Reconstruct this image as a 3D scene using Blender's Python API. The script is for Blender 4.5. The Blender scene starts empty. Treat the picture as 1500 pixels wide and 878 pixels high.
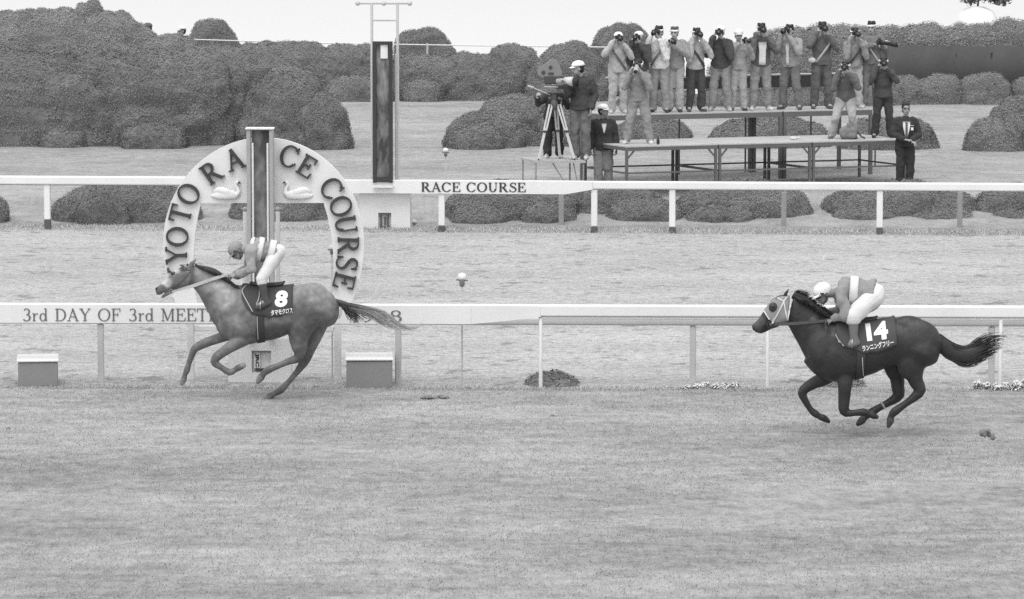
import bpy, math, random
import numpy as np
from mathutils import Vector, Matrix, noise
from mathutils.bvhtree import BVHTree
random.seed(7); RNG = np.random.default_rng(7)
S = bpy.context.scene; COL = S.collection
R = math.radians

# ------------------------------------------------------------------ camera
F_PX, CX, CY, HCAM = 5900.0, 750.0, 439.0, 6.28     # focal length in 1500-px units, image centre, eye height
PITCH = math.atan((CY + 135.0) / F_PX)
cam = bpy.data.objects.new('camera', bpy.data.cameras.new('camera')); COL.objects.link(cam)
cam.location = (0, 0, HCAM); cam.rotation_euler = (math.pi / 2 - PITCH, 0, 0)
cam.data.sensor_width = 36.0; cam.data.lens = 36.0 * F_PX / 1500.0
cam.data.clip_start = 1.0; cam.data.clip_end = 20000.0
S.camera = cam
# ------------------------------------------------------------------ overcast daylight, black-and-white film
SUN_EL, SUN_AZ = R(62), R(200)
W_ = bpy.data.worlds.new('World'); S.world = W_; W_.use_nodes = True
nt = W_.node_tree; bg = nt.nodes['Background']
sky = nt.nodes.new('ShaderNodeTexSky'); sky.sky_type = 'NISHITA'; sky.sun_disc = False
sky.sun_elevation = SUN_EL; sky.sun_rotation = SUN_AZ; sky.air_density = 1.0; sky.dust_density = 5.0; sky.ozone_density = 1.0
bw = nt.nodes.new('ShaderNodeRGBToBW')
nt.links.new(sky.outputs[0], bw.inputs[0]); 
ov = nt.nodes.new('ShaderNodeMath'); ov.operation = 'MULTIPLY_ADD'; ov.inputs[1].default_value = 0.45; ov.inputs[2].default_value = 3.9   # even cloud cover over the clear-sky gradient
nt.links.new(bw.outputs[0], ov.inputs[0]); nt.links.new(ov.outputs[0], bg.inputs[0]); bg.inputs[1].default_value = 0.15
sun = bpy.data.objects.new('sun', bpy.data.lights.new('sun', 'SUN')); COL.objects.link(sun)
sun.data.energy = 0.6; sun.data.angle = R(40); sun.data.color = (1, 1, 1)
# direction towards the sun: azimuth measured like the sky texture's rotation (0 = +Y, clockwise seen from above)
sd = Vector((math.sin(SUN_AZ) * math.cos(SUN_EL), math.cos(SUN_AZ) * math.cos(SUN_EL), math.sin(SUN_EL)))
sun.rotation_euler = sd.to_track_quat('Z', 'Y').to_euler()
S.view_settings.view_transform = 'Standard'; S.view_settings.look = 'None'
S.view_settings.exposure = 0.5; S.view_settings.gamma = 1.0
S.render.engine = 'CYCLES'; S.cycles.use_denoising = False
S.cycles.max_bounces = 5; S.cycles.diffuse_bounces = 3; S.cycles.glossy_bounces = 2; S.cycles.transparent_max_bounces = 4

# ------------------------------------------------------------------ pixel <-> world
_f = np.array([0, math.cos(PITCH), -math.sin(PITCH)]); _u = np.array([0, math.sin(PITCH), math.cos(PITCH)])
C0 = np.array([0, 0, HCAM])
def ray(px, py): return _f + np.array([1.0, 0, 0]) * (px - CX) / F_PX + _u * (-(py - CY) / F_PX)
def W(px, py, Y):
    d = ray(px, py); return C0 + d * (Y / d[1])
def G(px, py, z=0.0):
    d = ray(px, py); return C0 + d * ((z - HCAM) / d[2])
def mpp(Y): return Y / math.cos(PITCH) / F_PX * 1.005           # metres per 1500-px pixel near depth Y
def to_px(v):
    q = np.asarray(v, float) - C0; fw = q @ _f
    return CX + q[..., 0] / fw * F_PX, CY - (q @ _u) / fw * F_PX

# ------------------------------------------------------------------ materials
def _nodes(name):
    m = bpy.data.materials.new(name); m.use_nodes = True
    return m, m.node_tree, m.node_tree.nodes['Principled BSDF']
def N(t, kind, **kw):
    n = t.nodes.new(kind)
    for k, v in kw.items(): setattr(n, k, v)
    return n
def noise_tex(t, vec, scale, detail=3, rough=.55, mapscale=None):
    n = N(t, 'ShaderNodeTexNoise'); n.inputs['Scale'].default_value = scale
    n.inputs['Detail'].default_value = detail; n.inputs['Roughness'].default_value = rough
    if mapscale is not None:
        mp = N(t, 'ShaderNodeMapping'); mp.inputs['Scale'].default_value = mapscale
        t.links.new(vec, mp.inputs[0]); vec = mp.outputs[0]
    t.links.new(vec, n.inputs['Vector']); return n.outputs['Fac']
def math_(t, op, a, b=None, c=None):
    n = N(t, 'ShaderNodeMath', operation=op)
    for i, x in enumerate((a, b, c)):
        if x is None: continue
        if isinstance(x, (int, float)): n.inputs[i].default_value = x
        else: t.links.new(x, n.inputs[i])
    return n.outputs[0]
def ramp(t, v, a, b, lo=0.0, hi=1.0):
    n = N(t, 'ShaderNodeMapRange'); t.links.new(v, n.inputs[0])
    for i, x in enumerate((a, b, lo, hi)): n.inputs[i + 1].default_value = x
    return n.outputs[0]
def mat(name, grey, rough=.6, var=.12, scale=6.0, fine=60.0, bump=0.0, spec=.3, metal=0.0, sheen=0.0, attr=False, vtype='Object', stretch=None):
    """grey paint / cloth / wood with soft mottling; attr: base tone comes from the 'tone' attribute"""
    m, t, b = _nodes(name)
    tc = N(t, 'ShaderNodeTexCoord').outputs[vtype]
    n1 = noise_tex(t, tc, scale, 4, .6, stretch); n2 = noise_tex(t, tc, fine, 2, .6, stretch)
    k = math_(t, 'ADD', math_(t, 'MULTIPLY', n1, .65), math_(t, 'MULTIPLY', n2, .35))
    k = ramp(t, k, .3, .7, 1 - var, 1 + var)
    if attr:
        a = N(t, 'ShaderNodeAttribute', attribute_name='tone'); v = math_(t, 'MULTIPLY', a.outputs['Fac'], k)
        if grey != 1: v = math_(t, 'MULTIPLY', v, grey)
    else: v = math_(t, 'MULTIPLY', k, grey)
    t.links.new(v, b.inputs['Base Color'])
    b.inputs['Roughness'].default_value = rough; b.inputs['Specular IOR Level'].default_value = spec; b.inputs['Metallic'].default_value = metal
    if sheen: b.inputs['Sheen Weight'].default_value = sheen
    if bump:
        bp = N(t, 'ShaderNodeBump'); bp.inputs['Strength'].default_value = bump; bp.inputs['Distance'].default_value = .02
        t.links.new(n2, bp.inputs['Height']); t.links.new(bp.outputs[0], b.inputs['Normal'])
    return m
_mc = {}
def grey(v, rough=.7, **kw):
    k = (round(v, 3), rough, tuple(sorted(kw.items())))
    if k not in _mc: _mc[k] = mat('grey_%03d' % int(v * 1000), v, rough, **kw)
    return _mc[k]

# ------------------------------------------------------------------ geometry collector
def nrm(a):
    a = np.asarray(a, float); l = np.linalg.norm(a); return a / l if l > 1e-12 else a
class Geo:
    def __init__(s): s.v = []; s.f = []; s.n = 0
    def add(s, v, f):
        v = np.asarray(v, float).reshape(-1, 3); s.v.append(v); s.f += [tuple(int(i) + s.n for i in q) for q in f]; s.n += len(v); return s
    def verts(s): return np.concatenate(s.v) if s.v else np.zeros((0, 3))
    def grid(s, P, closed=True, caps=True):
        P = np.asarray(P, float); a, b = P.shape[:2]; f = []
        for i in range(a - 1):
            for j in range(b if closed else b - 1):
                k = (j + 1) % b; f.append((i * b + j, i * b + k, (i + 1) * b + k, (i + 1) * b + j))
        if caps and closed: f.append(tuple(range(b))[::-1]); f.append(tuple((a - 1) * b + j for j in range(b)))
        return s.add(P.reshape(-1, 3), f)
    def box(s, c, size, Rm=None, bev=0.0):
        h = np.asarray(size, float) / 2; b = min(bev, *(h * .9)) if bev else 0
        if not b:
            v = np.array([[x, y, z] for x in (-1, 1) for y in (-1, 1) for z in (-1, 1)]) * h
            f = [(0, 1, 3, 2), (4, 6, 7, 5), (0, 4, 5, 1), (2, 3, 7, 6), (0, 2, 6, 4), (1, 5, 7, 3)]
        else:                                                  # box with its vertical and horizontal edges cut
            rings = []
            for z, k in ((-h[2], b), (-h[2] + b, 0), (h[2] - b, 0), (h[2], b)):
                x, y = h[0] - k, h[1] - k
                rings.append([(-x + b, -y, z), (x - b, -y, z), (x, -y + b, z), (x, y - b, z), (x - b, y, z), (-x + b, y, z), (-x, y - b, z), (-x, -y + b, z)])
            g = Geo(); g.grid(rings); v = g.verts(); f = g.f
        if Rm is not None: v = v @ np.asarray(Rm, float).T
        return s.add(v + np.asarray(c, float), f)
    def bar(s, p, q, w, h=None, up=(0, 0, 1), bev=0.0):
        p, q = np.asarray(p, float), np.asarray(q, float); d = q - p; L = np.linalg.norm(d); x = d / L
        u = np.asarray(up, float)
        if isinstance(up, np.ndarray): y = u - x * np.dot(u, x)          # an array names the direction of the width itself
        else:
            y = np.cross(u, x)
            if np.linalg.norm(y) < 1e-6: y = np.cross((0, 1, 0), x)
        y = nrm(y); z = np.cross(x, y)
        return s.box((p + q) / 2, (L, w, h or w), np.stack([x, y, z], 1), bev)
    def ell(s, c, r, Rm=None, nu=16, nv=10):
        P = []
        for i in range(nv + 1):
            th = math.pi * min(max(i / nv, .02), .98)
            P.append([(math.sin(th) * math.cos(a), math.sin(th) * math.sin(a), math.cos(th)) for a in np.linspace(0, 2 * math.pi, nu, endpoint=False)])
        P = np.array(P)[::-1] * np.broadcast_to(np.asarray(r, float), (3,))
        if Rm is not None: P = P @ np.asarray(Rm, float).T
        return s.grid(P + np.asarray(c, float))
    def tube(s, pts, rad, n=10, ref=None, ky=1.0, round_ends=True, sub=1):
        pts = np.asarray(pts, float); rad = np.broadcast_to(np.asarray(rad, float), (len(pts),)).astype(float)
        if sub > 1 and len(pts) > 2: pts = crom(pts, sub); rad = crom(rad[:, None], sub)[:, 0]
        T = np.gradient(pts, axis=0); T = T / np.maximum(np.linalg.norm(T, axis=1), 1e-9)[:, None]
        if round_ends:
            a0, a1 = pts[0] - T[0] * rad[0] * .8, pts[-1] + T[-1] * rad[-1] * .8
            b0, b1 = pts[0] - T[0] * rad[0] * .5, pts[-1] + T[-1] * rad[-1] * .5
            pts = np.vstack([a0, b0, pts, b1, a1]); T = np.vstack([T[0], T[0], T, T[-1], T[-1]])
            rad = np.concatenate([[rad[0] * .45, rad[0] * .85], rad, [rad[-1] * .85, rad[-1] * .45]])
        rings = []
        n0 = np.asarray(ref if ref is not None else (0.13, 1, .07), float)
        if ref is None and abs(np.dot(nrm(n0), T[0])) > .9: n0 = np.array([1, .1, .1])
        for i in range(len(pts)):
            t = T[i]; y = np.asarray(ref, float) if ref is not None else n0
            y = nrm(y - t * np.dot(y, t)); n0 = y; x = np.cross(y, t)
            rings.append([pts[i] + rad[i] * (math.cos(a) * x + ky * math.sin(a) * y) for a in np.linspace(0, 2 * math.pi, n, endpoint=False)])
        return s.grid(rings)
    def loft(s, secs, n=24, e=.92, sub=4):
        """secs: (top xyz, bottom xyz, half width along Y)"""
        A = np.array([np.concatenate([t, b, [w]]) for t, b, w in secs]); A = crom(A, sub) if sub > 1 else A
        P = []
        for r in A:
            c = (r[:3] + r[3:6]) / 2; a = (r[:3] - r[3:6]) / 2; ring = []
            for th in np.linspace(0, 2 * math.pi, n, endpoint=False):
                cs, sn = math.cos(th), math.sin(th)
                ring.append(c + a * math.copysign(abs(cs) ** e, cs) + np.array([0, r[6], 0]) * math.copysign(abs(sn) ** e, sn))
            P.append(ring)
        return s.grid(P)
    def sect(s, secs, n=20, sub=3):
        """secs: (centre, right vector*half width, forward vector*half depth)"""
        A = np.array([np.concatenate(q) for q in secs], float); A = crom(A, sub) if sub > 1 else A
        return s.grid([[r[:3] + r[3:6] * math.cos(a) + r[6:9] * math.sin(a) for a in np.linspace(0, 2 * math.pi, n, endpoint=False)] for r in A])
    def prism(s, poly, y0, y1):
        """outline in x,z extruded from y0 to y1"""
        m = len(poly); v = [(x, y0, z) for x, z in poly] + [(x, y1, z) for x, z in poly]
        f = [tuple(range(m)), tuple(range(2 * m - 1, m - 1, -1))] + [(i, i + m, (i + 1) % m + m, (i + 1) % m) for i in range(m)]
        return s.add(v, f)
def crom(P, k):
    P = np.asarray(P, float); Q = np.vstack([2 * P[0] - P[1], P, 2 * P[-1] - P[-2]]); out = []
    for i in range(1, len(Q) - 2):
        for t in np.linspace(0, 1, k, endpoint=False):
            a, b, c, d = Q[i - 1], Q[i], Q[i + 1], Q[i + 2]
            out.append(.5 * (2 * b + (c - a) * t + (2 * a - 5 * b + 4 * c - d) * t * t + (3 * b - a - 3 * c + d) * t ** 3))
    out.append(P[-1]); return np.array(out)

# ------------------------------------------------------------------ objects
def mesh_obj(name, v, f, m, smooth=False, tone=None, tone_dom='POINT', face_mats=None):
    me = bpy.data.meshes.new(name); v = np.asarray(v, float)
    if isinstance(f, np.ndarray):                               # all quads, fast path
        me.vertices.add(len(v)); me.vertices.foreach_set('co', v.astype(np.float32).ravel())
        k = f.shape[1]; me.loops.add(f.size); me.loops.foreach_set('vertex_index', f.astype(np.int32).ravel())
        me.polygons.add(len(f)); me.polygons.foreach_set('loop_start', np.arange(0, f.size, k, dtype=np.int32))
        me.update(calc_edges=True)
    else: me.from_pydata(v.tolist(), [], f); me.update()
    for x in (m if isinstance(m, (list, tuple)) else [m]): me.materials.append(x)
    if face_mats is not None: me.polygons.foreach_set('material_index', np.asarray(face_mats, np.int32))
    if smooth: me.polygons.foreach_set('use_smooth', np.ones(len(me.polygons), bool))
    if tone is not None:
        a = me.attributes.new('tone', 'FLOAT', tone_dom); a.data.foreach_set('value', np.asarray(tone, np.float32))
    o = bpy.data.objects.new(name, me); COL.objects.link(o); return o
def root(name, loc, label, cat, group=None):
    o = bpy.data.objects.new(name, None); COL.objects.link(o); o.location = tuple(loc); o.empty_display_size = .2
    o['label'] = label; o['category'] = cat
    if group: o['group'] = group
    return o
def part(name, g, m, parent, smooth=False, tone=None, label=None, **kw):
    """g (Geo or (v, f)) is in world coordinates; the part is stored relative to its thing"""
    v, f = (g.verts(), g.f) if isinstance(g, Geo) else g
    top = parent
    while top.parent: top = top.parent
    o = mesh_obj(name, v - np.array(top.location), f, m, smooth, tone, **kw); o.parent = parent
    if label: o['label'] = label
    return o
def thing(name, g, m, label, cat, group=None, smooth=False, loc=None, **kw):
    v, f = (g.verts(), g.f) if isinstance(g, Geo) else g
    if loc is None: loc = np.array([(v[:, 0].min() + v[:, 0].max()) / 2, (v[:, 1].min() + v[:, 1].max()) / 2, v[:, 2].min()])
    o = mesh_obj(name, v - loc, f, m, smooth, **kw); o.location = tuple(loc); o['label'] = label; o['category'] = cat
    if group: o['group'] = group
    return o
def structure(name, v, f, m, kind='structure', **kw):
    o = mesh_obj(name, v, f, m, **kw); o['kind'] = kind; return o
TMP = bpy.data.scenes.new('tmp')
def tmp_dg():
    with bpy.context.temp_override(scene=TMP, view_layer=TMP.view_layers[0]): dg = bpy.context.evaluated_depsgraph_get()
    dg.update(); return dg
def remesh(g, voxel, smooth=4, factor=.5, disp=0.0, dscale=8.0, seed=0.0):
    """one continuous skin round everything collected in g"""
    me = bpy.data.meshes.new('t'); me.from_pydata(g.verts().tolist(), [], g.f)
    o = bpy.data.objects.new('t', me); TMP.collection.objects.link(o)
    a = o.modifiers.new('r', 'REMESH'); a.mode = 'VOXEL'; a.voxel_size = voxel; a.use_smooth_shade = True
    if smooth: b = o.modifiers.new('s', 'SMOOTH'); b.iterations = smooth; b.factor = factor
    dg = tmp_dg(); e = o.evaluated_get(dg).to_mesh()
    v = np.empty(len(e.vertices) * 3, np.float32); e.vertices.foreach_get('co', v); v = v.reshape(-1, 3).astype(float)
    if disp:
        nn = np.empty(len(e.vertices) * 3, np.float32); e.vertices.foreach_get('normal', nn); nn = nn.reshape(-1, 3)
        k = np.array([noise.fractal(Vector(p) * dscale + Vector((seed, seed * .7, 0)), .9, 2.0, 2) for p in v]); v = v + nn * (k * disp)[:, None]
    f = [tuple(p.vertices) for p in e.polygons]
    o.evaluated_get(dg).to_mesh_clear(); bpy.data.objects.remove(o); bpy.data.meshes.remove(me)
    if f and all(len(q) == 4 for q in f): f = np.array(f)
    return v, f
# a small roman alphabet drawn as pen strokes: thick stems, thin hairlines, slab serifs
def roman(ch, T=.135, t=.055):
    L = []; s_ = .125
    ln = lambda p, q, w0=T, w1=None: L.append(([p, q], [w0, w0 if w1 is None else w1]))
    sf = lambda x, y, k=1.0: ln((x - s_ * k, y + (t / 2 if y < .5 else -t / 2)), (x + s_ * k, y + (t / 2 if y < .5 else -t / 2)), t)
    def arc(cx, cy, rx, ry, a0, a1, n=18, th=T, e=1.3):
        A = np.radians(np.linspace(a0, a1, n)); rx_, ry_ = rx - th / 2, ry - t / 2
        L.append(([(cx + rx_ * math.cos(a), cy + ry_ * math.sin(a)) for a in A], [t + (th - t) * abs(math.cos(a)) ** e for a in A]))
    w = .8
    if ch == 'A': ln((.41, .98), (.10, 0), t * 1.1); ln((.38, 1), (.72, 0)); ln((.2, .34), (.6, .34), t); sf(.1, 0); sf(.72, 0); w = .84
    elif ch in 'CG':
        arc(.44, .5, .44, .51, 42, 318, 26); ln((.75, .98), (.76, .70), t, t * 1.1)
        if ch == 'C': ln((.77, .17), (.75, .26), t, t)
        else: ln((.72, .44), (.72, .04)); ln((.56, .44), (.86, .44), t)
        w = .86
    elif ch == 'D': ln((.16, 0), (.16, 1)); arc(.34, .5, .46, .5, 90, -90, 20); ln((.02, 1 - t / 2), (.36, 1 - t / 2), t); ln((.02, t / 2), (.36, t / 2), t); w = .84
    elif ch in 'EF':
        ln((.16, 0), (.16, 1)); ln((.02, 1 - t / 2), (.62, 1 - t / 2), t); ln((.62, 1), (.64, .72), t * 1.6, t * .8); ln((.16, .52), (.46, .52), t); ln((.47, .66), (.47, .38), t * 1.2)
        if ch == 'E': ln((.02, t / 2), (.66, t / 2), t); ln((.66, 0), (.70, .29), t * 1.8, t * .8)
        else: sf(.16, 0)
        w = .72
    elif ch == 'I': ln((.18, 0), (.18, 1)); sf(.18, 0); sf(.18, 1); w = .38
    elif ch == 'K': ln((.16, 0), (.16, 1)); ln((.66, 1), (.20, .42), t); ln((.30, .56), (.72, 0)); sf(.16, 0); sf(.16, 1); sf(.66, 1, .9); sf(.74, 0, .9); w = .86
    elif ch == 'M': ln((.14, 0), (.14, 1), t); ln((.15, 1), (.47, .05)); ln((.47, .05), (.80, 1), t); ln((.84, 0), (.84, 1)); sf(.14, 0, .9); sf(.84, 0); sf(.08, 1, .6); sf(.90, 1, .6); w = 1.02
    elif ch == 'N': ln((.14, 0), (.14, 1), t); ln((.12, 1), (.70, .0)); ln((.72, 0), (.72, 1), t); sf(.14, 0, .9); sf(.08, 1, .6); sf(.72, 1, .9); w = .88
    elif ch == 'O': arc(.45, .5, .45, .51, 0, 360, 40); w = .92
    elif ch == 'R': ln((.16, 0), (.16, 1)); arc(.36, .745, .30, .255, 90, -90, 16); ln((.02, 1 - t / 2), (.38, 1 - t / 2), t); ln((.16, .515), (.38, .515), t); ln((.36, .52), (.70, .02), T); sf(.16, 0); ln((.66, t / 2), (.84, t / 2), t); w = .84
    elif ch == 'S':
        P = [(.56, .80), (.50, .92), (.35, .975), (.19, .91), (.13, .76), (.20, .63), (.36, .53), (.54, .41), (.60, .26), (.53, .09), (.34, .025), (.17, .08), (.09, .22)]; P = crom(np.array(P), 3)
        u = np.linspace(-1, 1, len(P)); L.append(([tuple(p) for p in P], list(t + (T * 1.05 - t) * np.exp(-(u / .45) ** 2)))); ln((.58, .98), (.57, .72), t); ln((.08, .02), (.08, .30), t); w = .68
    elif ch == 'T': ln((.38, 0), (.38, 1)); ln((.02, 1 - t / 2), (.74, 1 - t / 2), t); ln((.03, 1), (.01, .72), t * 1.5, t * .8); ln((.73, 1), (.75, .72), t * 1.5, t * .8); sf(.38, 0); w = .78
    elif ch == 'U': ln((.18, 1), (.18, .34)); arc(.42, .34, .31, .35, 180, 360, 18); ln((.70, 1), (.70, .34), t); sf(.18, 1); sf(.70, 1, .9); w = .88
    elif ch == 'Y': ln((.10, 1), (.40, .46)); ln((.72, 1), (.40, .46), t); ln((.40, .5), (.40, 0)); sf(.11, 1); sf(.71, 1, .9); sf(.40, 0); w = .82
    elif ch == '3': arc(.30, .76, .25, .25, 150, -92, 18, T * .9); arc(.29, .27, .31, .28, 92, -150, 20, T); w = .64
    elif ch == 'r': ln((.15, 0), (.15, .62), T * .85); L.append(([(.18, .42), (.26, .56), (.36, .60), (.42, .56)], [t, t, t * 1.3, T * .9])); sf(.15, 0, .8); ln((.03, .60), (.15, .60), t); w = .46
    elif ch == 'd': arc(.28, .31, .25, .325, 0, 360, 26, T * .85); ln((.50, .04), (.50, 1.02), T * .85); ln((.38, .99), (.50, .99), t); ln((.50, t / 2), (.60, t / 2), t); w = .64
    elif ch == '1': ln((.24, 0), (.24, 1)); ln((.08, .84), (.24, .98), t); sf(.24, 0); w = .46
    elif ch == '9': arc(.31, .67, .29, .34, 0, 360, 26); L.append(([(.55, .66), (.52, .36), (.38, .12), (.14, .02)], [T, T * .9, t * 1.3, t])); w = .66
    elif ch == '8': arc(.31, .76, .25, .25, 0, 360, 24, T * .85); arc(.31, .27, .30, .28, 0, 360, 26); w = .66
    elif ch == ' ': w = .42
    return L, w
def roman_geo(s, T=.135, t=.055, z0=0.0, z1=.02, gap=.06):
    """word of unit cap height, centred, as solid strokes from z0 to z1; crossing strokes stand a hair proud of one another"""
    V, Fc, n, x0 = [], [], 0, 0.0
    for ch in s:
        L, w = roman(ch, T, t)
        for i, (P, W2) in enumerate(L):
            P = np.array(P, float); m = len(P); D = np.gradient(P, axis=0)
            closed = m > 8 and np.allclose(P[0], P[-1], atol=1e-6)
            if closed: D[0] = D[-1] = P[1] - P[-2]
            D /= np.maximum(np.linalg.norm(D, axis=1), 1e-9)[:, None]; Nn = np.stack([-D[:, 1], D[:, 0]], 1); h = np.array(W2)[:, None] / 2; a, b = P + Nn * h, P - Nn * h; zt_ = z1 + i * z1 * .03
            rings = np.stack([np.column_stack([a, np.full(m, z0)]), np.column_stack([a, np.full(m, zt_)]), np.column_stack([b, np.full(m, zt_)]), np.column_stack([b, np.full(m, z0)])], 1) + [x0, 0, 0]
            g = Geo(); g.grid(rings, caps=not closed); V.append(g.verts()); Fc += [tuple(k + n for k in q) for q in g.f]; n += g.n
        x0 += w + gap
    v = np.concatenate(V); v[:, 0] -= (x0 - gap) / 2; v[:, 1] -= .5
    return v, Fc, x0 - gap
def text_geo(s, size, offset=0.0, extrude=0.0, cuts=0, space=1.0):
    """lettering as a mesh, centred on its own box, in the x,y plane of the result"""
    c = bpy.data.curves.new('t', 'FONT'); c.body = s; c.size = 1.0; c.offset = offset; c.resolution_u = 4; c.fill_mode = 'FRONT'; c.space_character = space
    o = bpy.data.objects.new('t', c); TMP.collection.objects.link(o)
    dg = tmp_dg(); e = o.evaluated_get(dg).to_mesh()
    v = np.array([x.co[:] for x in e.vertices]); f = [tuple(p.vertices) for p in e.polygons]
    o.evaluated_get(dg).to_mesh_clear(); bpy.data.objects.remove(o); bpy.data.curves.remove(c)
    lo, hi = v.min(0), v.max(0); v = (v - (lo + hi) / 2); k = size / (hi[1] - lo[1]); v = v * k
    if extrude:
        from collections import Counter
        e_ = Counter(); 
        for q in f:
            for i in range(len(q)): e_[(q[i], q[(i + 1) % len(q)])] += 1
        n = len(v); v2 = np.vstack([v + [0, 0, extrude], v]); f2 = list(f)
        for (a, b) in list(e_):
            if (b, a) not in e_: f2.append((a, a + n, b + n, b))
        v, f = v2, f2
    return v, f, (hi - lo) * k

# ================================================================== the ground
class Plane:
    """upright plane along a rail line, given by two pixels on the ground"""
    def __init__(s, A, B):
        s.A = np.asarray(A, float); d = np.asarray(B, float) - s.A; s.d = nrm([d[0], d[1], 0]); s.n = np.array([-s.d[1], s.d[0], 0])
        if s.n[1] < 0: s.n = -s.n
    def p(s, px, py, off=0.0):
        r = ray(px, py); t = ((s.A + s.n * off - C0) @ s.n) / (r @ s.n); return C0 + r * t
    def x(s, px, off=0.0, py=500): return (s.p(px, py, off) - s.A) @ s.d
    def at(s, u, off, z): q = s.A + s.d * u + s.n * off; return np.array([q[0], q[1], z])
    def extrude(s, g, px0, px1, prof, py=470):
        """prof: closed list of (off, z)"""
        return g.grid([[s.at(s.x(px, 0, py), o, z) for o, z in prof] for px in (px0, px1)])
NEAR = Plane(G(0, 566), G(1500, 571)); FAR = Plane(G(0, 336), G(1500, 345))
def rounded(o0, o1, z0, z1, r=.03, n=4):
    P = []
    for (cx, cz, a0) in ((o1 - r, z1 - r, 0), (o0 + r, z1 - r, 90), (o0 + r, z0 + r, 180), (o1 - r, z0 + r, 270)):
        P += [(cx + r * math.cos(R(a0 + 90 * i / n)), cz + r * math.sin(R(a0 + 90 * i / n))) for i in range(n + 1)]
    return P
def turf_mat(name, dark, light, seed, streak=1.0, scuff=False):
    """mown winter grass (or sand): patches, tufts and blade-sized speckle, all in ground metres"""
    m, t, b = _nodes(name); tc = N(t, 'ShaderNodeTexCoord').outputs['Object']
    mp = N(t, 'ShaderNodeMapping'); mp.inputs['Location'].default_value = (seed, seed * 2, 0); t.links.new(tc, mp.inputs[0]); v = mp.outputs[0]
    big = noise_tex(t, v, .35, 3, .6, (.55, 1.1, 1)); mid = noise_tex(t, v, 3.6, 5, .7, (.6, .8, 1) if not scuff else (.9, 1.3, 1))
    tuft = noise_tex(t, v, 9, 3, .7, (1.0, .32 if not scuff else .7, 1)); fine = noise_tex(t, v, 45, 2, .7, (1, .16, 1))
    k = math_(t, 'ADD', math_(t, 'MULTIPLY', big, .34 if not scuff else .22), math_(t, 'MULTIPLY', mid, .34 if not scuff else .22))
    k = math_(t, 'ADD', k, math_(t, 'MULTIPLY', tuft, .22 * streak if not scuff else .30)); k = math_(t, 'ADD', k, math_(t, 'MULTIPLY', fine, .10 if not scuff else .26))
    k = ramp(t, k, .405, .605, dark, light)
    h = math_(t, 'ADD', math_(t, 'MULTIPLY', tuft, .6), fine)
    if scuff:                                                   # hoof marks: shallow dents with the sand darkened in them
        w = noise_tex(t, v, 1.5, 4, .72, (1.0, .75, 1)); ho = ramp(t, w, .415, .35, 0, 1)
        w2 = noise_tex(t, v, 3.4, 3, .6, (.8, 1.0, 1)); h2 = ramp(t, w2, .375, .31, 0, 1)
        ho = math_(t, 'MAXIMUM', ho, h2); k = math_(t, 'MULTIPLY', k, ramp(t, ho, 0, 1, 1, .62)); h = math_(t, 'SUBTRACT', h, math_(t, 'MULTIPLY', ho, 1.2))
    else:
        w = noise_tex(t, v, 2.3, 6, .78, (.8, .9, 1)); k = math_(t, 'MULTIPLY', k, ramp(t, w, .45, .31, 1, .66))
        w2 = noise_tex(t, v, .5, 5, .7, (.5, 1.2, 1)); k = math_(t, 'MULTIPLY', k, ramp(t, w2, .60, .76, 1, 1.22))
    t.links.new(k, b.inputs['Base Color']); b.inputs['Roughness'].default_value = .95; b.inputs['Specular IOR Level'].default_value = .1
    bp = N(t, 'ShaderNodeBump'); bp.inputs['Strength'].default_value = .55; bp.inputs['Distance'].default_value = .05
    t.links.new(h, bp.inputs['Height']); t.links.new(bp.outputs[0], b.inputs['Normal'])
    return m
M_TURF = turf_mat('dry_winter_turf', .20, .44, 3.1, 1.0)
M_DIRT = turf_mat('pale_raked_sand', .28, .54, 11.7, 1.1, True)
M_LAWN = turf_mat('infield_grass', .25, .42, 23.3, 1.0)
def sheet(name, xs, offs, zf, m, plane, kind='structure'):
    nx, no = len(xs), len(offs); v = np.array([plane.at(x, o, zf(x, o)) for o in offs for x in xs])
    f = np.array([(i * nx + j, i * nx + j + 1, (i + 1) * nx + j + 1, (i + 1) * nx + j) for i in range(no - 1) for j in range(nx - 1)])
    return structure(name, v, f, m, kind, smooth=True)
def nz(x, y, s, k): return k * noise.noise(Vector((x * s, y * s, 4.2)))
xs = np.linspace(-60, 75, 136)
sheet('turf_track', xs, np.concatenate([np.linspace(-130, -30, 12), np.linspace(-29, 0, 60)]), lambda x, o: nz(x, o, .35, .018) * min(1, -o), M_TURF, NEAR)
dw = float((FAR.A - NEAR.A) @ NEAR.n)
sheet('dirt_track', xs, np.linspace(-.35, dw + .6, 60), lambda x, o: -.01 + nz(x, o, .5, .012) * (.3 < o), M_DIRT, NEAR)
_zp = np.array([(-.1, -.06), (.05, .03), (.3, .05), (1.2, .10), (2.6, .33), (4.2, .50), (8, .62), (17, .82), (31, 1.02), (36, 1.0), (44, .1), (48, -.6)])
def lawn_z(o): return float(np.interp(o, _zp[:, 0], _zp[:, 1]))
def ground_z(x, y): return lawn_z((np.array([x, y, 0]) - FAR.A) @ FAR.n)
sheet('infield_lawn', np.linspace(-75, 90, 166), np.concatenate([np.linspace(-.1, 6, 62), np.linspace(6.5, 48, 70)]), lambda x, o: lawn_z(o) + nz(x, o, .4, .03) * (o > 1), M_LAWN, FAR)
structure('ground', [(-9000, -3000, -1.2), (9000, -3000, -1.2), (9000, 9000, -1.2), (-9000, 9000, -1.2)], [(0, 1, 2, 3)], M_TURF)
mw, t, b = _nodes('lake_water'); tcw = N(t, 'ShaderNodeTexCoord').outputs['Object']
b.inputs['Base Color'].default_value = (.5, .5, .5, 1); b.inputs['Roughness'].default_value = .12; b.inputs['IOR'].default_value = 1.33; b.inputs['Specular IOR Level'].default_value = 1.0
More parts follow.
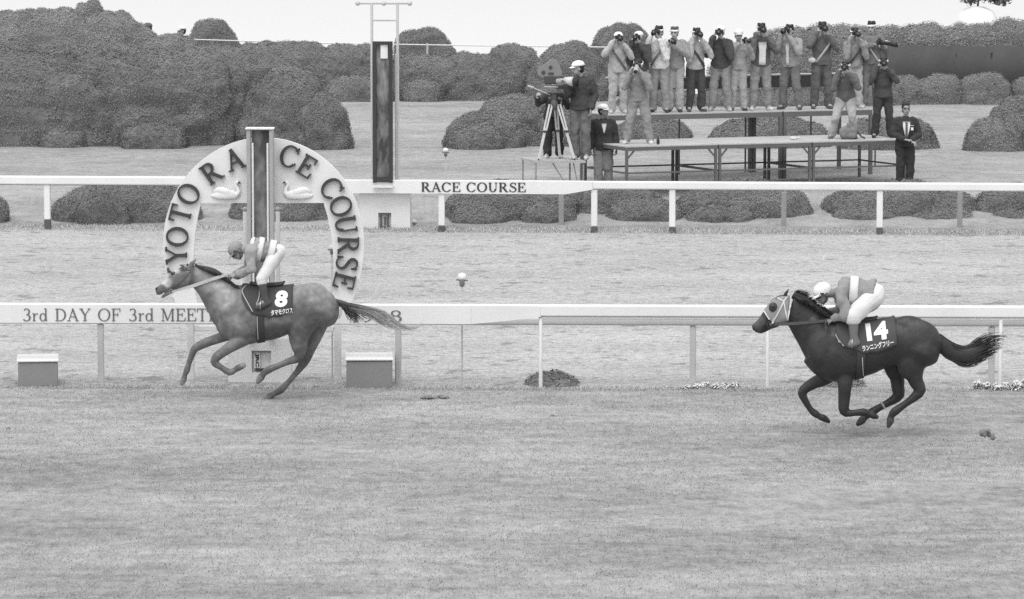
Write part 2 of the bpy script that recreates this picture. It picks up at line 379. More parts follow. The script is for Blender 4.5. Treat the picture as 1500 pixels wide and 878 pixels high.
bp = N(t, 'ShaderNodeBump'); bp.inputs['Strength'].default_value = .08; bp.inputs['Distance'].default_value = .1
t.links.new(noise_tex(t, tcw, .35, 4, .6, (.25, 1, 1)), bp.inputs['Height']); t.links.new(bp.outputs[0], b.inputs['Normal'])
structure('lake', [(-8000, 116, -.3), (8000, 116, -.3), (8000, 8500, -.3), (-8000, 8500, -.3)], [(0, 1, 2, 3)], mw)

# short tufts standing up from the turf: uncountable, one object
def blades(n, off0, off1, h0, h1, w, x0=-9.5, x1=9.5):
    u = RNG.uniform(x0, x1, n) + 6.5; o = RNG.uniform(off0, off1, n); keep = RNG.random(n)
    base = NEAR.A[None] + u[:, None] * NEAR.d + o[:, None] * NEAR.n
    base[:, 2] = 0
    h = RNG.uniform(h0, h1, n); a = RNG.uniform(0, 2 * np.pi, n); s = np.stack([np.cos(a), np.sin(a), np.zeros(n)], 1) * (w * RNG.uniform(.6, 1.3, n))[:, None]
    ln = np.stack([RNG.normal(0, .45, n) * h, RNG.normal(0, .45, n) * h, h], 1)
    v = np.stack([base - s, base + s, base + ln], 1).reshape(-1, 3); f = np.arange(3 * n).reshape(-1, 3)
    return v, f, n
M_BLADE = mat('dry_grass_blade', 1.0, .9, .1, 3, 20, spec=.1, attr=True)
v, f, n = blades(150000, -19.5, -.1, .008, .026, .0055)
v2, f2, n2 = blades(6000, -.30, .10, .015, .045, .006)
TON = np.clip(RNG.normal(.34, .05, n + n2), .2, .5)
structure('grass', np.concatenate([v, v2]), np.concatenate([f, f2 + len(v)]), M_BLADE, 'stuff', tone=TON, tone_dom='FACE')
u = RNG.uniform(-4, 30, 16000) - 2; o = RNG.normal(.12, .14, 16000); n3 = len(u)                # the ragged grass fringe along the sand
bs = FAR.A[None] + u[:, None] * FAR.d + o[:, None] * FAR.n; bs[:, 2] = np.interp(o, _zp[:, 0], _zp[:, 1]); h = RNG.uniform(.02, .075, n3); a = RNG.uniform(0, 2 * np.pi, n3); s_ = np.stack([np.cos(a), np.sin(a), 0 * a], 1) * .009
v3 = np.stack([bs - s_, bs + s_, bs + np.stack([RNG.normal(0, .5, n3) * h, RNG.normal(0, .5, n3) * h, h], 1)], 1).reshape(-1, 3)
structure('grass_fringe', v3, np.arange(3 * n3).reshape(-1, 3), M_BLADE, 'stuff', tone=np.clip(RNG.normal(.50, .08, n3), .2, .7), tone_dom='FACE')

# ================================================================== rails
WHITE = mat('white_rail_paint', .73, .45, .08, 1.3, 30, spec=.4)
WHITE2 = mat('white_weathered_paint', .70, .55, .07, 3.0, 25, spec=.3)
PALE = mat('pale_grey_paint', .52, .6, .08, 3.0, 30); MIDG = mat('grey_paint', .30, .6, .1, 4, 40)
DARKP = mat('dark_post_foot', .10, .8, .2, 8, 60); INK = mat('dark_lettering', .055, .6, .1, 8, 40); INK2 = mat('faded_grey_lettering', .14, .6, .15, 8, 40)

zt = NEAR.p(400, 446)[2]; zb = NEAR.p(400, 474)[2]
r_ = root('turf_rail', NEAR.at(NEAR.x(750), 0, 0), 'long white running rail at the edge of the turf with dated lettering board', 'rail')
g = Geo(); NEAR.extrude(g, -900, 690, [(-.02, zb), (-.02, zt - .012), (.01, zt), (.12, zt), (.15, zt - .03), (.15, zb)])
A_, B_ = [], []                                                # the board narrows into the round rail at its right-hand end
zt2 = zt - .002; zr0 = zt2 - 16.2 * mpp(NEAR.p(1100, 466)[1])
rings = []
for px, zz, ztp in ((690.2, zb, zt), (740, zb * .6 + zr0 * .4, zt), (792, zr0 - .01, zt2)):
    rings.append([NEAR.at(NEAR.x(px), o, z) for o, z in [(-.02, zz), (-.02, ztp - .012), (.01, ztp), (.12, ztp), (.15, ztp - .03), (.15, zz)]])
g.grid(rings); part('lettering_board', g, WHITE, r_)
g = Geo(); NEAR.extrude(g, 792.2, 2500, rounded(-.03, .15, zr0, zt2, .018, 3)); part('top_rail', g, WHITE, r_)
zl = zr0 - .022
g = Geo(); g.tube([NEAR.at(NEAR.x(794), .02, zl), NEAR.at(NEAR.x(2500), .02, zl)], .021, 10); part('lower_pipe', g, WHITE, r_, True)
for px in (792, 1124.5, 1466, 1805, 2145, 2485):
    g = Geo(); u = NEAR.x(px); g.tube([NEAR.at(u, .02, -.05), NEAR.at(u, .02, zl - .02), NEAR.at(u, .05, zr0 + .02)], .026, 10); part('rail_post', g, WHITE, r_, True)
    g = Geo(); g.bar(NEAR.at(u - .03, .04, zr0 - .012), NEAR.at(u + .03, .04, zr0 - .012), .07, .024); part('rail_bracket', g, grey(.22), r_)
def lettering(parent, body, pxl, pxr, py_c, hpx, plane, off, m, T=.13, t=.05, py_tilt=0.0):
    v, f, wd = roman_geo(body, T, t, 0, .05)
    P0, P1 = plane.p(pxl, py_c, off), plane.p(pxr, py_c + py_tilt, off); wm = np.linalg.norm(P1 - P0); hm = hpx * mpp(P0[1])
    q = (P0 + P1) / 2 + v[:, :1] * (wm / wd) * nrm(P1 - P0) + v[:, 1:2] * hm * np.array([0, 0, 1.0]) - v[:, 2:3] * hm * plane.n
    return part('lettering', (q, f), m, parent)
lettering(r_, '3rd DAY OF 3rd MEETING', 33, 350, 461.3, 18.2, NEAR, -.021, INK2, .115, .045)
lettering(r_, '1988', 514, 590, 463.5, 17, NEAR, -.021, INK2, .115, .045)
# the sand track's own rail just behind it, underside shade put into its grey paint
r_ = root('sand_rail', NEAR.at(NEAR.x(750), .55, 0), 'shade-grey rail with wide posts close behind the white turf rail', 'rail')
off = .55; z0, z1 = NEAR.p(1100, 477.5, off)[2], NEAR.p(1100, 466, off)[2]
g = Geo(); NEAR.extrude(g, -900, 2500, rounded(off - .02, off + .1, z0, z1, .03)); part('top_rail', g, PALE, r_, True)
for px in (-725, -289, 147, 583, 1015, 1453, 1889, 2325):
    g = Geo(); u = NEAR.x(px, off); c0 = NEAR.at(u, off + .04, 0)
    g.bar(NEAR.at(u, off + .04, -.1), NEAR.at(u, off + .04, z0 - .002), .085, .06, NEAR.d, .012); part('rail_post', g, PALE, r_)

# far rail
ztl, zbl = FAR.p(120, 258.5)[2], FAR.p(120, 271)[2]
r_ = root('infield_rail', FAR.at(FAR.x(900), 0, 0), 'far white rail in front of the clipped bushes with dark footed posts', 'rail')
zt4, zb4 = FAR.p(700, 264.5)[2], FAR.p(700, 284)[2]; zt3 = zt4 - .004; zb3 = zt3 - 11.5 * mpp(FAR.A[1])
g = Geo(); FAR.extrude(g, -900, 300, rounded(-.03, .14, zbl, ztl, .03)); FAR.extrude(g, 868.4, 2500, rounded(-.03, .14, zb3, zt3, .03)); part('top_rail', g, WHITE, r_)
g = Geo(); zz = FAR.p(1300, 280)[2]; FAR.extrude(g, 872, 2500, [(.2, zz), (.2, zb3 - .004), (.27, zb3 - .004), (.27, zz)])  # grey strip standing in for the rail's shaded underside
zz = FAR.p(120, 273)[2]; FAR.extrude(g, -900, 300, [(.2, zz), (.2, zbl - .004), (.27, zbl - .004), (.27, zz)]); part('back_rail', g, MIDG, r_)
rings = []
for px, za, zc in ((505, zb4, zt4), (829, zb4, zt4), (868, zb3 - .005, zt3)):
    rings.append([FAR.at(FAR.x(px), o, z) for o, z in [(-.03, za), (-.03, zc - .01), (0, zc), (.1, zc), (.14, zc - .02), (.14, za)]])
g = Geo(); g.grid(rings); bd = part('lettering_board', g, WHITE, r_)
lettering(r_, 'RACE COURSE', 617, 770, 274.2, 13.8, FAR, -.031, INK, .17, .07, py_tilt=.6)
for px, yb in ((71, 333), (647, 342), (870, 343), (984, 344), (1287, 345), (1590, 346), (1893, 347), (2196, 348), (-232, 331), (-535, 329)):
    u = FAR.x(px); zs = FAR.p(px, yb - 11)[2]; ztop = {71: zbl, -232: zbl, -535: zbl, 647: zb4}.get(px, zb3) - .004
    g = Geo(); g.bar(FAR.at(u, .05, zs), FAR.at(u, .05, ztop), .12, .10, FAR.d, .012); p_ = part('rail_post', g, WHITE, r_)
    g = Geo(); g.bar(FAR.at(u, .05, -.1), FAR.at(u, .05, zs - .002), .125, .105, FAR.d, .012); part('foot', g, DARKP, p_)
for px in (822, 1147, 1404):
    u = FAR.x(px, .9); g = Geo(); g.bar(FAR.at(u, .9, -.1), FAR.at(u, .9, FAR.p(px, 281, .9)[2]), .10, .07, FAR.d, .01); part('back_post', g, MIDG, r_)

# ================================================================== the finish arch
AOFF = .80
def ar(px, py, off=AOFF): return NEAR.p(px, py, off)
MA = mat('arch_board_paint', .75, .5, .07, 1.6, 25, spec=.35)
RELIEF = mat('white_relief', .82, .5, .04, 4, 30)
ra = root('finish_arch', ar(386, 568) * [1, 1, 0], 'round white finish arch with raised dark letters and two swan reliefs', 'arch')
def board(g, pts, off0, off1):
    m = len(pts); P0 = [ar(x, y, off0) for x, y in pts]; sh = NEAR.n * (off1 - off0)
    v = P0 + [p + sh for p in P0]
    g.add(v, [tuple(range(m)), tuple(range(2 * m - 1, m - 1, -1))] + [(i, i + m, (i + 1) % m + m, (i + 1) % m) for i in range(m)])
def arc(a0, a1, n=26):
    out = []
    for a in np.linspace(a0, a1, n):
        s_ = math.sin(R(a)); out.append((386 + 147 * math.cos(R(a)), 356 - (154 if s_ > 0 else 182) * s_))
    return out
# right and left halves, meeting behind the photo-finish post
outer = arc(-32, 90, 34)
inner_r = [(386, 297.5), (474, 297.5), (480, 318), (485.5, 345), (488.5, 375), (489.5, 400), (487, 430), (482, 452)]
g = Geo(); board(g, outer + inner_r, AOFF, AOFF + .09)
outer_l = arc(90, 212, 34); inner_l = [(291, 452), (286, 430), (283, 400), (283.5, 375), (285.5, 345), (289, 320), (294, 297.5), (385.9, 297.5)]
board(g, outer_l + inner_l, AOFF, AOFF + .09); part('arch_board', g, MA, ra)
LET = [('K', 262, 401, 97), ('Y', 258.5, 374, 92), ('O', 260, 346.5, 86), ('T', 264.8, 313, 76), ('O', 276.5, 284, 62), ('R', 310, 252.5, 35), ('A', 343.5, 233, 20),
       ('C', 424.5, 229, -18), ('E', 449.8, 243.5, -31), ('C', 486, 276, -51), ('O', 500, 302.5, -63), ('U', 507, 329.5, -80), ('R', 510.5, 359.5, -91), ('S', 508.5, 385.5, -97), ('E', 504.5, 411.5, -104)]
g = Geo(); mp_ = mpp(ar(386, 300)[1])
for ch, px, py, rot in LET:
    v, f, wd = roman_geo(ch, .15, .065, 0, .055 / (31 * mp_)); v = v * 31 * mp_ * (1.03 if ch in 'OCS' else 1)
    a = R(rot); x = v[:, 0] * math.cos(a) - v[:, 1] * math.sin(a); y = v[:, 0] * math.sin(a) + v[:, 1] * math.cos(a)
    c = ar(px, py, AOFF - .001); g.add(c + x[:, None] * NEAR.d + y[:, None] * np.array([0, 0, 1.0]) - v[:, 2:3] * NEAR.n, f)
part('raised_lettering', g, INK, ra)
for cx, sg in ((332, 1), (435, -1)):
    g = Geo(); q = lambda x, y, o=.03: ar(cx + sg * x, 279 + y, AOFF - o)
    g.tube([q(-22, 8, .01), q(-12, 7), q(2, 6, .04), q(12, 7, .03), q(16, 6, .02)], np.array([2.4, 6.0, 7.2, 5.8, 3.2]) * mp_, 12, ky=.5, ref=NEAR.n, sub=3)
    g.tube([q(-20, 2, .03), q(-11, -1, .05), q(0, 2, .06), q(8, 6, .05)], np.array([1.2, 4.6, 4.8, 2.2]) * mp_, 10, ky=.5, ref=NEAR.n, sub=3)
    g.tube([q(10, 7), q(17, 4.5), q(16.5, -2), q(13.5, -7), q(14.5, -11.5)], np.array([4.0, 3.3, 2.7, 2.5, 2.8]) * mp_, 10, ref=NEAR.n, ky=.7, sub=3)
    g.ell(q(15.5, -12.3), (2.6 * mp_, .03, 2.1 * mp_))
    rv = remesh(g, .012, 2); sw = part('swan_relief', rv, RELIEF, ra, True)
    g = Geo(); g.tube([q(17.5, -12, .03), q(20, -10.5, .03)], [1.5 * mp_, .9 * mp_], 8); part('beak', g, INK, sw, True)
# supports under the arch
for px in (277.5, 493.5):
    g = Geo(); u = NEAR.x(px, AOFF); g.bar(NEAR.at(u, AOFF + .15, -.1), NEAR.at(u, AOFF + .15, ar(px, 450)[2]), .095, .09, NEAR.d, .012); part('support_post', g, WHITE2, ra)
g = Geo(); zc = ar(385, 482, AOFF + .1)[2]; g.bar(NEAR.at(NEAR.x(283, AOFF), AOFF + .15, zc), NEAR.at(NEAR.x(488, AOFF), AOFF + .15, zc), .05, .075, bev=.008); part('cross_bar', g, WHITE2, ra)
# post foundation block with its lit niche and JRC plate
rb = root('finish_post', ar(383, 568, .62) * [1, 1, 0], 'tall pale grey finish post with dark mirror strip in front of the arch', 'finish post')
o0 = .60
zk = NEAR.p(383, 497, o0)[2]; uL, uR, u0, u1 = (NEAR.x(q, o0) for q in (334, 426, 368.5, 397)); n0, n1 = NEAR.p(380, 546, o0)[2], NEAR.p(380, 514, o0)[2]
g = Geo()
for (a, b_, c, d_) in ((uL, u0, -.1, zk), (u1, uR, -.1, zk), (u0, u1, -.1, n0), (u0, u1, n1, zk)):
    P = [NEAR.at(u, o, z) for u in (a, b_) for o in (o0, o0 + .30) for z in (c, d_)]
    g.add(P, [(0, 1, 3, 2), (4, 6, 7, 5), (0, 4, 5, 1), (2, 3, 7, 6), (0, 2, 6, 4), (1, 5, 7, 3)])
blk = part('foundation_block', g, WHITE2, rb)
g = Geo(); P = [NEAR.at(u, o0 + .075, z) for u in (u0 + .002, u1 - .002) for z in (n0 + .002, n1 - .002)]; g.add(P, [(0, 1, 3, 2)]); part('niche_back', g, grey(.72), blk)
g = Geo(); g.bar(NEAR.at(u0 + .045, o0 + .04, n0 + .035), NEAR.at(u1 - .09, o0 + .04, n0 + .035), .05, .03); part('niche_sill', g, grey(.06), blk)
g = Geo(); g.bar(NEAR.at(u0 + .004, o0 + .03, n1 - .013), NEAR.at(u1 - .004, o0 + .03, n1 - .013), .05, .02); part('niche_hood', g, grey(.16), blk)
g = Geo(); um = (u0 + u1) / 2; P0_ = NEAR.at(um - .065, o0 + .055, n0 + .055); P1_ = NEAR.at(um - .065, o0 + .055, n1 - .03)
pl = Geo(); pl.bar(P0_, P1_, .085, .012, NEAR.d); plate = part('name_plate', pl, grey(.78), blk)
v, f, dim = text_geo('JRC', .062, .05); wm = np.linalg.norm(P1_ - P0_) * .9 / dim[0]
part('lettering', ((P0_ + P1_) / 2 - NEAR.n * .010 + (-v[:, :1] * wm) * np.array([0, 0, 1.0]) + v[:, 1:2] * NEAR.d, f), INK, plate)
# the post itself: two channels, a cap and the mirror between them
po = .52; zc_ = NEAR.p(382, 187, po)[2]; zf = NEAR.p(382, 497, po)[2]
for pa, pb in ((363, 369), (396, 402)):
    g = Geo(); ua, ub = NEAR.x(pa, po), NEAR.x(pb, po); g.bar(NEAR.at((ua + ub) / 2, po + .05, zf), NEAR.at((ua + ub) / 2, po + .05, zc_ - .03), ub - ua, .14, NEAR.d, .008); part('post_channel', g, grey(.36, .6), rb)
for pa, pb in ((370, 373), (392, 395)):
    g = Geo(); ua, ub = NEAR.x(pa, po), NEAR.x(pb, po); g.bar(NEAR.at((ua + ub) / 2, po + .03, zf), NEAR.at((ua + ub) / 2, po + .03, NEAR.p(382, 210, po)[2]), ub - ua, .05, NEAR.d, .006); part('white_tube', g, WHITE, rb)
g = Geo(); g.bar(NEAR.at(NEAR.x(361.5, po), po + .06, zc_ - .015), NEAR.at(NEAR.x(403, po), po + .06, zc_ - .015), .2, .026, bev=.006); part('cap', g, WHITE, rb)
m, t, b = _nodes('mirror_reflection_paint'); tcm = N(t, 'ShaderNodeTexCoord').outputs['Object']; MIRROR = m
t.links.new(ramp(t, noise_tex(t, tcm, 2.6, 3, .6, (1.6, 1, .8)), .38, .66, .09, .30), b.inputs['Base Color']); b.inputs['Roughness'].default_value = .5; b.inputs['Specular IOR Level'].default_value = .08  # mottled base tone painted in place of reflected figures
g = Geo(); g.bar(NEAR.at(NEAR.x(382.5, po), po + .085, zf), NEAR.at(NEAR.x(382.5, po), po + .085, zc_ - .04), NEAR.x(395, po) - NEAR.x(370, po), .01, NEAR.d); part('mirror_strip', g, MIRROR, rb)
for px, lab in ((360, 'slim grey bollard with crossed cap left of the finish post'), (408, 'slim grey bollard with crossed cap right of the finish post')):
    oo = 2.2; zt5 = NEAR.p(px, 312, oo)[2]; u = NEAR.x(px, oo); rr = root('bollard', NEAR.at(u, oo, 0), lab, 'bollard', 'bollards beside the finish post')
    g = Geo(); g.tube([NEAR.at(u, oo, -.05), NEAR.at(u, oo, zt5)], .03, 10); part('pole', g, PALE, rr, True)
    g = Geo(); g.ell(NEAR.at(u, oo, zt5 + .05), .035, nu=10, nv=8); g.bar(NEAR.at(u - .06, oo, zt5 + .06), NEAR.at(u + .06, oo, zt5 + .06), .02); part('cross_cap', g, MIDG, rr)

# ------------------------------------------------------------------ far finish post
rb = root('finish_post', FAR.at(FAR.x(563), .2, 0), 'tall black framed finish mirror behind the far rail between two lamp poles', 'finish post')
fo = .18
def fp(px, py, off=fo): return FAR.p(px, py, off)
zk = fp(563, 272)[2]; U = lambda q, o=fo: FAR.x(q, o, 300)
n0, n1 = fp(563, 336)[2], fp(563, 312)[2]; uL, uR, u0, u1 = U(526), U(600.5), U(554), U(573); g = Geo()
for (a, b_, c, d_) in ((uL, u0, -.1, zk), (u1, uR, -.1, zk), (u0, u1, -.1, n0), (u0, u1, n1, zk)):
    P = [FAR.at(u, o, z) for u in (a, b_) for o in (fo, fo + .35) for z in (c, d_)]
    g.add(P, [(0, 1, 3, 2), (4, 6, 7, 5), (0, 4, 5, 1), (2, 3, 7, 6), (0, 2, 6, 4), (1, 5, 7, 3)])
blk = part('foundation_block', g, WHITE2, rb)
g = Geo(); g.add([FAR.at(u, fo + .07, z) for u in (u0, u1) for z in (n0, n1)], [(0, 1, 3, 2)]); part('niche_back', g, grey(.62), blk)
g = Geo(); g.bar(FAR.at(u0, fo + .03, n1 - .02), FAR.at(u1, fo + .03, n1 - .02), .05, .035); g.bar(FAR.at(u0 + .03, fo + .03, n0 + .03), FAR.at(u1 - .03, fo + .03, n0 + .03), .06, .05)
um = (u0 + u1) / 2
for uu in (um - .075, um + .06): g.bar(FAR.at(uu, fo + .04, n0 + .06), FAR.at(uu, fo + .04, n1 - .05), .03, .02, FAR.d)
g.bar(FAR.at(um, fo + .04, n0 + .08), FAR.at(um, fo + .04, n1 - .08), .03, .02, FAR.d); part('niche_lamp', g, grey(.10), blk)
g = Geo(); P = [FAR.at(u, fo - .02, z) for u in (0, 1) for z in (0, 1)]
g.bar(FAR.at(U(549), -.10, fp(563, 272)[2]), FAR.at(U(578), -.10, fp(563, 272)[2]), .12, .04); part('mirror_ledge', g, WHITE, rb)
zm0, zm1 = fp(563, 268, -.06)[2], fp(563, 61, -.06)[2]
FR = grey(.045, .5)
g = Geo()
for px in (551, 574.5): g.bar(FAR.at(U(px), -.02, zm0), FAR.at(U(px), -.02, zm1), .07, .10, FAR.d)
for z in (zm0 + .06, zm1 - .03): g.bar(FAR.at(U(551) + .036, -.02, z), FAR.at(U(574.5) - .036, -.02, z), .10, .10 if z < 2 else .06)
part('mirror_frame', g, FR, rb)
g = Geo(); g.bar(FAR.at(U(562.8), 0, zm0 + .05), FAR.at(U(562.8), 0, zm1 - .03), U(574) - U(551.5), .012, FAR.d)
m2, t, b = _nodes('dark_reflection_paint'); tcm = N(t, 'ShaderNodeTexCoord').outputs['Object']
sx = N(t, 'ShaderNodeSeparateXYZ'); t.links.new(tcm, sx.inputs[0])
k = noise_tex(t, tcm, 2.5, 3, .6, (2, 1, .7)); t.links.new(ramp(t, k, .42, .70, .06, .30), b.inputs['Base Color'])  # blotches in the base tone stand in for reflections
b.inputs['Roughness'].default_value = .4; b.inputs['Specular IOR Level'].default_value = .2
part('mirror_strip', g, m2, rb)
g = Geo(); a, b_ = fp(557.5, 86, -.02), fp(568, 66, -.02); g.box((a + b_) / 2, (abs(b_[0] - a[0]), .03, abs(b_[2] - a[2]))); part('white_panel', g, WHITE, rb)
for px in (545.5, 583):
    g = Geo(); uu = U(px, .3); g.tube([FAR.at(uu, .3, -.05), FAR.at(uu, .3, fp(px, 7, .3)[2])], .028, 8); part('lamp_pole', g, PALE, rb, True)
    uu = U(px + (2.6 if px < 560 else -2.6), .25); g = Geo(); g.tube([FAR.at(uu, .25, 0), FAR.at(uu, .25, fp(px, 80, .25)[2])], .02, 8); part('conduit', g, grey(.45), rb, True)
g = Geo(); z5 = fp(563, 5, .3)[2]; g.tube([FAR.at(U(523, .3), .3, z5), FAR.at(U(603, .3), .3, z5)], .022, 8)
for px in (525, 563, 601): g.ell(FAR.at(U(px, .3), .3, z5), .05, nu=10, nv=8)
z5 = fp(563, 30, .3)[2]; g.tube([FAR.at(U(545, .3), .3, z5), FAR.at(U(583, .3), .3, z5)], .018, 8); part('cross_bar', g, PALE, rb, True)

# ------------------------------------------------------------------ small things along the rails
for (x0, x1, yt, ym, yb, lab) in ((22, 80, 519.5, 530.5, 566, 'grey foam box with white lid by the rail, small one at the far left'), (506, 573.5, 517, 528.5, 568.5, 'grey foam box with white lid between rail posts, wider one behind the gray horse')):
    A = G(x0, yb); B = G(x1, yb + .2); z1 = W((x0 + x1) / 2, ym, A[1])[2]; w = B[0] - A[0]
    yw = math.degrees(math.atan((CX - (x0 + x1) / 2) / F_PX)); dep = .74; rr = root('marker_box', (A[0] + w / 2, A[1] + dep / 2, 0), lab, 'box', 'boxes under the turf rail')
    Rb = np.array([[math.cos(R(yw)), -math.sin(R(yw)), 0], [math.sin(R(yw)), math.cos(R(yw)), 0], [0, 0, 1.0]])
    g = Geo(); g.box((A[0] + w / 2, A[1] + dep / 2, z1 / 2 - .01), (w, dep, z1 + .0), Rb, .012); part('box_body', g, grey(.24, .85, var=.06, fine=90.0), rr)
    g = Geo(); g.box((A[0] + w / 2, A[1] + dep / 2 - .005, z1 + .013), (w + .03, dep + .03, .03), Rb, .01); part('lid', g, WHITE, rr)
M_MIC = grey(.16, .5)
def mic(px, ptop, pbot, plane, off, lab, rpx=6):
    u = plane.x(px, off, pbot); P = plane.at(u, off, 0); P[2] = ground_z(P[0], P[1]) if plane is FAR else 0
    zt_ = plane.p(px, ptop, off)[2]; k = mpp(P[1]); rr = root('microphone_stand', P, lab, 'microphone', 'microphones on poles along the rails')
    g = Geo(); g.tube([P - [0, 0, .05], P * [1, 1, 0] + [0, 0, zt_ - rpx * k * 2]], .011, 8); part('pole', g, PALE, rr, True)
    T_ = P * [1, 1, 0] + np.array([0, 0, zt_])
    g = Geo(); g.ell(T_ - [0, 0, rpx * k * .9], (rpx * k, rpx * k, rpx * k * .95), nu=14); c = part('cover', g, WHITE, rr, True)
    g = Geo(); g.tube([T_ - [0, .02, rpx * k * 1.6], T_ - [0, .02, rpx * k * 2.6]], rpx * k * .62, 10); g.tube([T_ - [rpx * k * 1.2, .02, rpx * k * 1.5], T_ + [rpx * k * 1.2, -.02, -rpx * k * 1.7]], rpx * k * .2, 8); part('microphone', g, M_MIC, rr, True)
mic(677, 400, 570, NEAR, .3, 'white capped microphone on a thin pole right of the gray horse', 6.5)
mic(487, 359, 570, NEAR, 1.1, 'white capped microphone beside the right leg of the arch', 4.5)
mic(653, 217, 342, FAR, 2.0, 'white ball topped microphone pole above the far rail', 4)
mic(607, 322, 343, FAR, .7, 'tiny white lamp low beside the far post block', 3.2)

# ================================================================== clipped azalea bushes
M_LEAF = mat('azalea_leaf', 1.0, .75, .12, 2.0, 14, spec=.22, attr=True)
M_BUSH = mat('azalea_inside', .17, .9, .22, 3.0, 22, bump=.6, spec=.1)
def leaves(P, Nn, size, tone_mu, tone_sd):
    """pointed leaf faces at P, facing roughly along Nn"""
    n = len(P); d = Nn + RNG.normal(0, .32, (n, 3)); d /= np.linalg.norm(d, axis=1)[:, None]
    a = np.cross(d, RNG.normal(0, 1, (n, 3))); a /= np.linalg.norm(a, axis=1)[:, None]; b = np.cross(d, a)
    s = (size * RNG.uniform(.65, 1.3, n))[:, None]
    v = np.stack([P - a * s, P - b * s * .45 + d * s * .1, P + a * s, P + b * s * .45 + d * s * .1], 1).reshape(-1, 3)
    return v, np.arange(4 * n).reshape(-1, 4), np.clip(RNG.normal(tone_mu, tone_sd, n), .03, .5)
def clump_tone(P, base, amp=.3, s=1.1):
    return base * (1 + amp * np.array([noise.noise(Vector(p) * s) for p in P]))
def lobe_mesh(c, r, seed, amp=.06, nu=84, nv=40, pw=.88):
    P = []
    for i in range(nv + 1):
        th = math.pi * .54 * min(max(i / nv, .012), 1)
        ring = []
        for j in range(nu):
            ph = 2 * math.pi * j / nu; d = np.array([math.sin(th) * math.cos(ph), math.sin(th) * math.sin(ph), math.cos(th)])
            q = np.sign(d) * np.abs(d) ** pw
            p = c + q * r; nv_ = Vector(p)
            k = 1 + amp * (noise.noise(nv_ * 1.0 + Vector((seed, 0, 0))) * 1.2 + .8 * noise.noise(nv_ * 2.6 + Vector((0, seed, 0))))
            rel = min(.12, .13 * r[2] / 1.5)
            ring.append(c + q * r * k + d * (rel * noise.noise(nv_ * 2.1 + Vector((3, 0, seed))) + .055 * noise.noise(nv_ * 4.5) + .025 * noise.noise(nv_ * 11)))
        P.append(ring)
    g = Geo(); g.grid(P, caps=False); return g.verts(), np.array(g.f)
def bush(lobes, Y, label, name='azalea_bush', cat='bush', group='clipped azalea bushes', leaf=.021, dens=2300, tone=.195, ky=.5, loose=.04, pw=None):
    """lobes: (px left, px right, py top, py base[, depth shift]) traced silhouettes; each becomes a rounded mound of real depth"""
    V, Fc, off, LP, LN = [], [], 0, [], []; ells = []
    for k, lb in enumerate(lobes):
        x0, x1, yt, yb = lb[:4]; y = Y + (lb[4] if len(lb) > 4 else 0)
        A, B, T = W(x0, yb, y), W(x1, yb, y), W((x0 + x1) / 2, yt, y)
        rx = (B[0] - A[0]) / 2; ry = min(max(rx * ky, .5), 2.6); yc = y + ry * .9
        T = W((x0 + x1) / 2, yt, yc); A2, B2 = W(x0, yb, yc), W(x1, yb, yc); rx = (B2[0] - A2[0]) / 2
        zb = ground_z((A[0] + B[0]) / 2, y) - .05; zmid = zb + .04 * (T[2] - zb)
        ells.append((np.array([(A2[0] + B2[0]) / 2, yc, zmid]), np.array([rx, ry, T[2] - zmid])))
    for k, (c, r) in enumerate(ells):
        v, f = lobe_mesh(c, r * .97, k * 3.3 + Y + c[0], pw=pw or ((.82 if group == FRONT else .9))); 
        keepz = v[:, 2].min()
        V.append(v); Fc.append(f + off); off += len(v)
        tri = v[f]; e1, e2 = tri[:, 1] - tri[:, 0], tri[:, 3] - tri[:, 0]; nn = np.cross(e1, e2); ar_ = np.linalg.norm(nn, axis=1) + 1e-9; nn = nn / ar_[:, None]
        flip = ((tri.mean(1) - c) * nn).sum(1) < 0; nn[flip] *= -1
        n = int(min(ar_.sum() * dens, 220000)); idx = RNG.choice(len(f), n, p=ar_ / ar_.sum()); a, b = RNG.random(n)[:, None], RNG.random(n)[:, None]
        P = tri[idx, 0] + a * e1[idx] + b * e2[idx]; Q = nn[idx]
        ok = (P[:, 1] < c[1] + r[1] * .55)
        for k2, (c2, r2) in enumerate(ells):
            if k2 != k: ok &= (((P - c2) / (r2 * .93)) ** 2).sum(1) > 1
        P, Q = P[ok], Q[ok]; P = P + Q * RNG.uniform(-.01, loose, len(P))[:, None]; LP.append(P); LN.append(Q)
    P = np.concatenate(LP); Q = np.concatenate(LN)
    lv, lf, lt = leaves(P, Q, leaf, tone, tone * .11); lt = np.clip(lt * clump_tone(P, 1.0, .28, 1.3), .03, .5)
    v = np.concatenate(V); f = np.concatenate(Fc)
    loc = np.array([v[:, 0].mean(), v[:, 1].mean(), v[:, 2].min()])
    vv = np.concatenate([v, lv]) - loc; ff = np.concatenate([f, lf + len(v)])
    o = mesh_obj(name, vv, ff, [M_BUSH, M_LEAF], False, np.concatenate([np.full(len(f), .06), lt]), 'FACE', np.concatenate([np.zeros(len(f), int), np.ones(len(lf), int)]))
    o.location = tuple(loc); o['label'] = label; o['category'] = cat
    if group: o['group'] = group
    return o
FRONT = 'clipped azalea bushes along the far rail'
YB = 79.4
bush([(-70, 15, 284, 334)], YB, 'low clipped bush cut off at the left edge below the far rail', group=FRONT)
bush([(76, 292, 266, 342), (110, 200, 288, 342, -.3)], YB, 'broad clipped bush behind the far rail left of the arch', group=FRONT)
bush([(332, 505, 274, 343)], YB + .2, 'dark clipped bush seen through the arch opening', group=FRONT)
bush([(646, 852, 268, 342), (655, 745, 300, 342, -.3), (760, 846, 296, 342, -.3)], YB, 'broad clipped bush under the far lettering board', group=FRONT)
bush([(832, 972, 268, 332)], YB + .4, 'small clipped bush set further back between two rail posts', group=FRONT)
